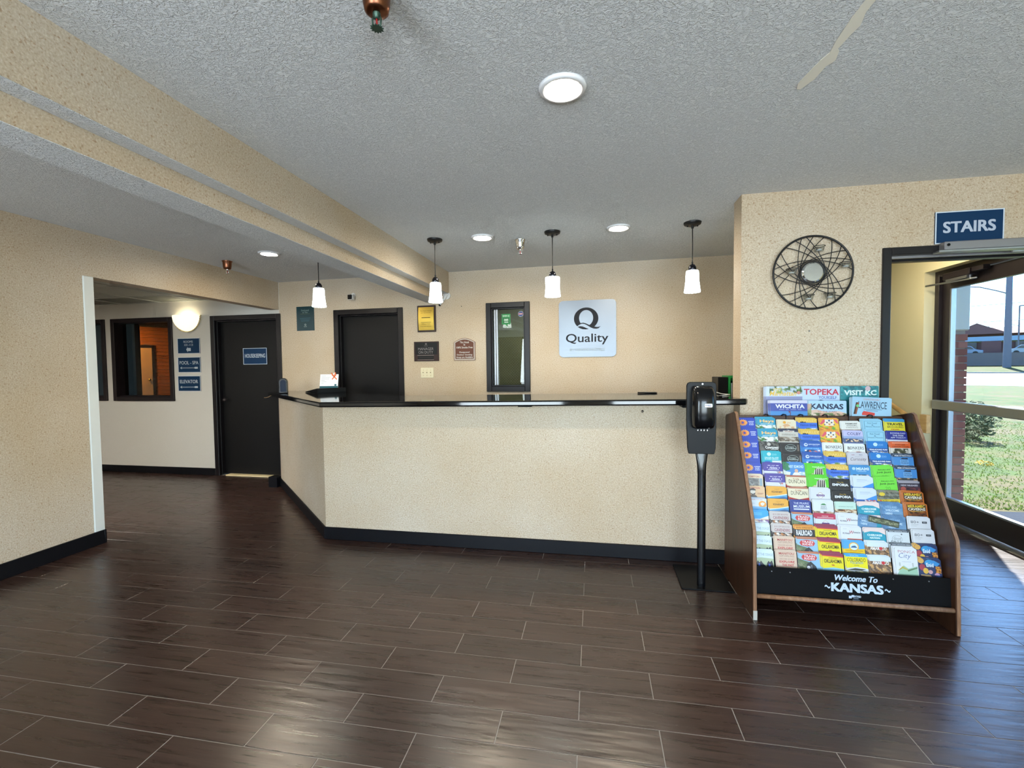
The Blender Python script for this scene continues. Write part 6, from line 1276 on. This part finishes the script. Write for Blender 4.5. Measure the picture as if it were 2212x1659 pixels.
for key, x, y, zt2, n_, lean, tl_ in (('manh', 1.150, 3.080, 1.225, 3, -2, 0.0), ('tope', 1.358, 3.080, 1.226, 2, -2, 0.01), ('kc', 1.568, 3.080, 1.226, 3, -2, 0.0), ('wich', 1.160, 3.036, 1.142, 3, -5, 0.0), ('kans', 1.374, 3.036, 1.140, 2, -5, 0.01), ('lawr', 1.612, 3.033, 1.160, 3, -5, 0.055)):
    h = zt2 - 0.997
    for c_ in range(n_ - 1, -1, -1):
        lb = (f'{GL[key]} on top of the rack' if c_ == 0 else f'{"nearer" if c_ == 1 and n_ == 3 else "rear" if n_ == 3 else "spare"} copy behind the {GL[key]}')
        o = put_brochure(key, x - 0.005 * c_, y + 0.0052 * c_, zt2 - (0.001 if c_ else 0), GW, h - (0.006 if tl_ > 0.03 else 0), 0.0046, (R(lean), tl_ if c_ == 0 else tl_ * 0.4, 0), lb, 'travel guide', 'big guides on top of the rack', GB[key][1], GB[key][0])
# ------------------------------------------------------------------ outdoors beyond the exterior door
# strips lie across the view line through the door: u runs away from the building, v across it
UD = Vector((0.592, 0.805, 0)); VD = Vector((0.805, -0.592, 0)); OA = math.atan2(VD.y, VD.x)
def ou(u, v, z): p = UD * u + VD * v; return (p.x, p.y, z)
def strip(name, label, u0, u1, z0, z1, mat, v0=-60, v1=60, th=0.3):
    mb = MB().prism([(u0, z0), (u1, z1), (u1, z1 - th), (u0, z0 - th)], v0, v1, 'x')
    mb.v = [ou(p[1], p[0], p[2]) for p in mb.v]
    return struct(mb.build(name, M[mat]), label)
struct(MB().prism([(3.055, -8), (14, -8), (14, 5.02), (3.055, 4.98)], -0.30, -0.05).build('path', M['asphalt']), 'dark asphalt walk outside the exterior door')
lawn = MB().prism([(3.055, 5.0), (14.0, 5.02), (14.0, -30), (60, -30), (60, 4), (4.0, 44), (-25, 44), (-25, 8.2), (3.055, 8.2)], -0.35, -0.055)
struct(lawn.build('lawn', M['grass']), 'patchy green lawn outside the exterior door')
strip('road', 'pale road beyond the lawn', 37.5, 72, -0.045, 0.0, 'road', -90, 90)
strip('kerb', 'pale kerb on the far side of the road', 72, 72.4, 0.12, 0.12, 'kerb', -90, 90)
strip('lawn_bank', 'green grass strip beyond the road', 72.4, 82, 0.12, 0.75, 'grass', -90, 90, 0.6)
strip('wall_retaining', 'long grey retaining wall beyond the road', 82, 82.5, 2.35, 2.35, 'retain', -90, 90, 2.2)
strip('ground_far', 'raised ground beyond the retaining wall', 82.5, 200, 2.2, 2.4, 'grass', -120, 120, 0.4)
# real grass tufts near the door
def tufts():
    rg = random.Random(5); mb = MB()
    for _ in range(20000):
        x = rg.uniform(3.2, 9.5); y = 5.06 + 10 * rg.random() ** 1.6
        hh = rg.uniform(0.008, 0.026); a_ = rg.uniform(0, 6.28); w_ = 0.005
        dx, dy = math.cos(a_), math.sin(a_)
        for s_ in (-1, 1):
            mb.add([(x - dy * w_, y + dx * w_, -0.055), (x + dy * w_, y - dx * w_, -0.055), (x + s_ * dx * hh * 0.6, y + s_ * dy * hh * 0.6, -0.055 + hh)], [(0, 1, 2)])
    o = mb.build('grass', M['blade']); tag(o, 'short green grass blades on the lawn outside the glass door', 'grass', kind='stuff')
tufts()
def blob_plant(name, label, cat, loc, rx, rz, n, leaf, mat, seed, trunk=None):
    t = thing(name, label, cat, loc); rg = random.Random(seed); mb = MB()
    for _ in range(n):
        d = Vector((rg.gauss(0, 1), rg.gauss(0, 1), rg.gauss(0, 1))).normalized() * (0.55 + 0.45 * rg.random())
        c = Vector((d.x * rx, d.y * rx, rz + d.z * rz)) + Vector((0, 0, trunk or 0))
        u = Vector((rg.gauss(0, 1), rg.gauss(0, 1), rg.gauss(0, 1))).normalized(); w = u.orthogonal().normalized()
        s_ = leaf * rg.uniform(0.6, 1.3)
        mb.add([c - u * s_, c + w * s_ * 0.4, c + u * s_, c - w * s_ * 0.4], [(0, 1, 2, 3)])
    o = mb.build('foliage', mat, t); o['kind'] = 'stuff'
    MB().cyl((0, 0, -0.05), (0, 0, (trunk or 0) + rz * 0.6), 0.006 if not trunk else 0.12, n=8).build('trunk', M['bark'], t)
    return t
blob_plant('shrub', 'small round green shrub on the lawn behind the glass door', 'shrub', (6.55, 9.45, -0.055), 0.42, 0.37, 1400, 0.05, M['shrub'], 3)
blob_plant('flower_clump', 'yellow flower clump in the lawn outside the door', 'flowers', (5.2, 7.2, -0.055), 0.10, 0.03, 60, 0.02, M['yellow'], 4)
# brick pier with stucco fascia beside the door
pier = bpy.data.objects.new('pillar', None); COL.objects.link(pier); struct(pier, 'brick pier with pale stucco top outside the door')
MB().box(3.06, 3.322, 4.842, 5.6, -0.06, 1.65).build('mortar_core', M['mortar'], pier)
bb1 = MB().box(0.0, 0.20, 0, 0.03, 0, 0.057).mesh('brick', M['brick'], bevel=0.002)
bb2 = MB().box(0.0, 0.095, 0, 0.03, 0, 0.057).mesh('brick', M['brick'], bevel=0.002)
bb3 = MB().box(-0.03, 0, 0, 0.20, 0, 0.057).mesh('brick', M['brick'], bevel=0.002)
for r_ in range(25):
    zb = -0.05 + r_ * 0.067
    if r_ % 2: link('brick', bb2, pier, (3.065, 4.83, zb)); link('brick', bb2, pier, (3.17, 4.83, zb)); link('brick', bb2, pier, (3.24, 4.8302, zb))
    else: link('brick', bb1, pier, (3.135, 4.83, zb))
    for c_ in range(3): link('brick', bb3, pier, (3.335, 4.862 + c_ * 0.21 + (0.0 if r_ % 2 else 0.1), zb))
MB().box(3.06, 3.347, 4.822, 5.6, 1.65, 2.9).build('stucco_fascia', M['stucco'], pier, bevel=0.01)
# utility pole with street light arm
t = thing('utility_pole', 'tall weathered utility pole with street light arm beyond the road', 'pole', ou(79, 0.95, 0.55))
MB().cyl((0, 0, -0.3), (0, 0, 13.5), 0.36, 0.24, n=14).build('pole_shaft', M['pole'], t)
pts = [(0, 0, 8.6), (-1.0, 0, 9.1), (-2.4, 0, 9.7), (-3.8, 0, 9.95), (-4.8, 0, 9.9)]
MB().tube([(p[0] * VD.x, p[0] * VD.y, p[2]) for p in pts], 0.07, 8).build('lamp_arm', M['pole'], t)
MB().box(-5.5, -4.7, -0.2, 0.2, 9.72, 9.92).build('lamp_head', M['pole'], t, rot=(0, 0, OA), bevel=0.05)
for nm, zz in (('upper', 8.0), ('lower', 6.0)):
    w_ = [(ou(79, 0.95 + s_, 0)[0], ou(79, 0.95 + s_, 0)[1], 0.55 + zz - (0.5 * (1 - (s_ / 40) ** 2)) + 0.012 * s_) for s_ in range(-40, 41, 8)]
    tag(MB().tube(w_, 0.035, 5).build('power_line', M['pole']), f'{nm} thin power line crossing the utility pole', 'power line')
t = thing('parking_lamp', 'thin lamp post with flat head near the far building', 'lamp post', ou(105, 2.4, 2.2))
MB().cyl((0, 0, 0), (0, 0, 7.6), 0.09, n=8).build('post', M['pole'], t); MB().box(0, 1.1, -0.15, 0.15, 7.5, 7.65).build('lamp_head', M['pole'], t, rot=(0, 0, OA))
# far building with red roof, gable and pale blue canopy
def far_box(mb, u0, u1, v0, v1, z0, z1):
    q = [ou(u0, v0, 0), ou(u1, v0, 0), ou(u1, v1, 0), ou(u0, v1, 0)]
    return mb.prism([(p[0], p[1]) for p in q], z0, z1)
fb = thing('far_building', 'long low red brick building with brown roof beyond the retaining wall', 'building', (0, 0, 0))
far_box(MB(), 125, 145, -32, 30, 2.3, 6.4).build('wall', M['redbrick'], fb)
def far_prism(prof, v0, v1, name, mat):
    mb = MB().prism(prof, v0, v1, 'x'); mb.v = [ou(p[1], p[0], p[2]) for p in mb.v]; mb.build(name, mat, fb)
far_prism([(123.5, 6.4), (146.5, 6.4), (139, 7.9), (131, 7.9)], -33, 31, 'roof', M['redroof'])
for vc in (-2.5, 8.0, 20.0, -16):
    mb = MB().add([ou(121.5, vc - 4.2, 6.3), ou(121.5, vc + 4.2, 6.3), ou(121.5, vc, 8.4), ou(133, vc - 4.2, 6.3), ou(133, vc + 4.2, 6.3), ou(133, vc, 8.4)], [(0, 1, 2), (5, 4, 3), (0, 2, 5, 3), (2, 1, 4, 5)]); mb.build('gable', M['redroof'], fb)
wn = far_box(MB(), 124.7, 124.98, -0.7, 0.7, 3.3, 5.2).mesh('far_window', M['shadewin'])
for k in range(-9, 10):
    link('far_window', wn, fb, tuple(VD * (k * 3.2)))
cp = thing('canopy_shelter', 'pale blue flat carport canopy in front of the far building', 'canopy', (0, 0, 0))
far_box(MB(), 108, 114, -26, 26, 4.6, 5.35).build('canopy_roof', M['canopy'], cp)
pm_ = far_box(MB(), 108.4, 108.7, -0.15, 0.15, 2.25, 4.6).mesh('post', M['pole'])
for k in range(-4, 5): link('post', pm_, cp, tuple(VD * (k * 6.0 + 1.0)))
MB().add([], [])
mb = far_box(MB(), 107.2, 108.0, -1.6, 0.6, 2.25, 4.55).build('brick_bay', M['redbrick'], cp)
def car(v, u, mat, label):
    t = thing('parked_car', label, 'car', ou(u, v, 2.22), (0, 0, OA))
    MB().prism([(-2.1, 0.3), (2.1, 0.3), (2.15, 0.75), (1.3, 0.9), (0.8, 1.42), (-0.9, 1.45), (-1.5, 0.95), (-2.1, 0.85)], -0.85, 0.85, 'y').build('body', mat, t, bevel=0.08)
    MB().prism([(1.15, 0.93), (0.75, 1.36), (-0.85, 1.38), (-1.3, 0.97)], -0.87, 0.87, 'y').build('windows', M['shadewin'], t)
    for x in (-1.3, 1.3):
        for y in (-0.8, 0.8): MB().cyl((x, y - 0.1, 0.32), (x, y + 0.1, 0.32), 0.32, n=14).build('wheel', M['tyre'], t)
car(-3.4, 100, M['carp'], 'blue grey parked car beyond the retaining wall'); car(3.4, 101, M['carw'], 'white parked car behind the utility pole'); car(-8.8, 101, M['carw'], 'white parked car by the green sapling')
blob_plant('sapling', 'small bright green sapling above the retaining wall', 'tree', ou(86, -4.0, 2.2), 1.0, 0.9, 500, 0.16, M['leaf'], 9, 0.7)
def bare_tree(u, v, h, label, seed):
    t = thing('bare_tree', label, 'tree', ou(u, v, 2.2)); rg = random.Random(seed); mb = MB()
    def br(p, d, l, r, n):
        q = p + d * l; mb.cyl(p, q, r, r * 0.6, n=4, caps=False)
        if n > 0:
            for _ in range(3):
                e = (d + Vector((rg.gauss(0, .45), rg.gauss(0, .45), rg.gauss(0, .25)))).normalized(); br(q, e, l * 0.72, r * 0.55, n - 1)
    br(Vector((0, 0, 0)), Vector((0, 0, 1)), h * 0.32, 0.22, 5)
    mb.build('branches', M['bark'], t)
bare_tree(150, -13, 13, 'bare winter tree over the far roof next to the stucco pier', 1); bare_tree(166, -5, 12.5, 'bare winter tree behind the far roof near the utility pole', 2); bare_tree(150, 7, 11, 'bare winter tree over the gable beyond the lamp post', 6)
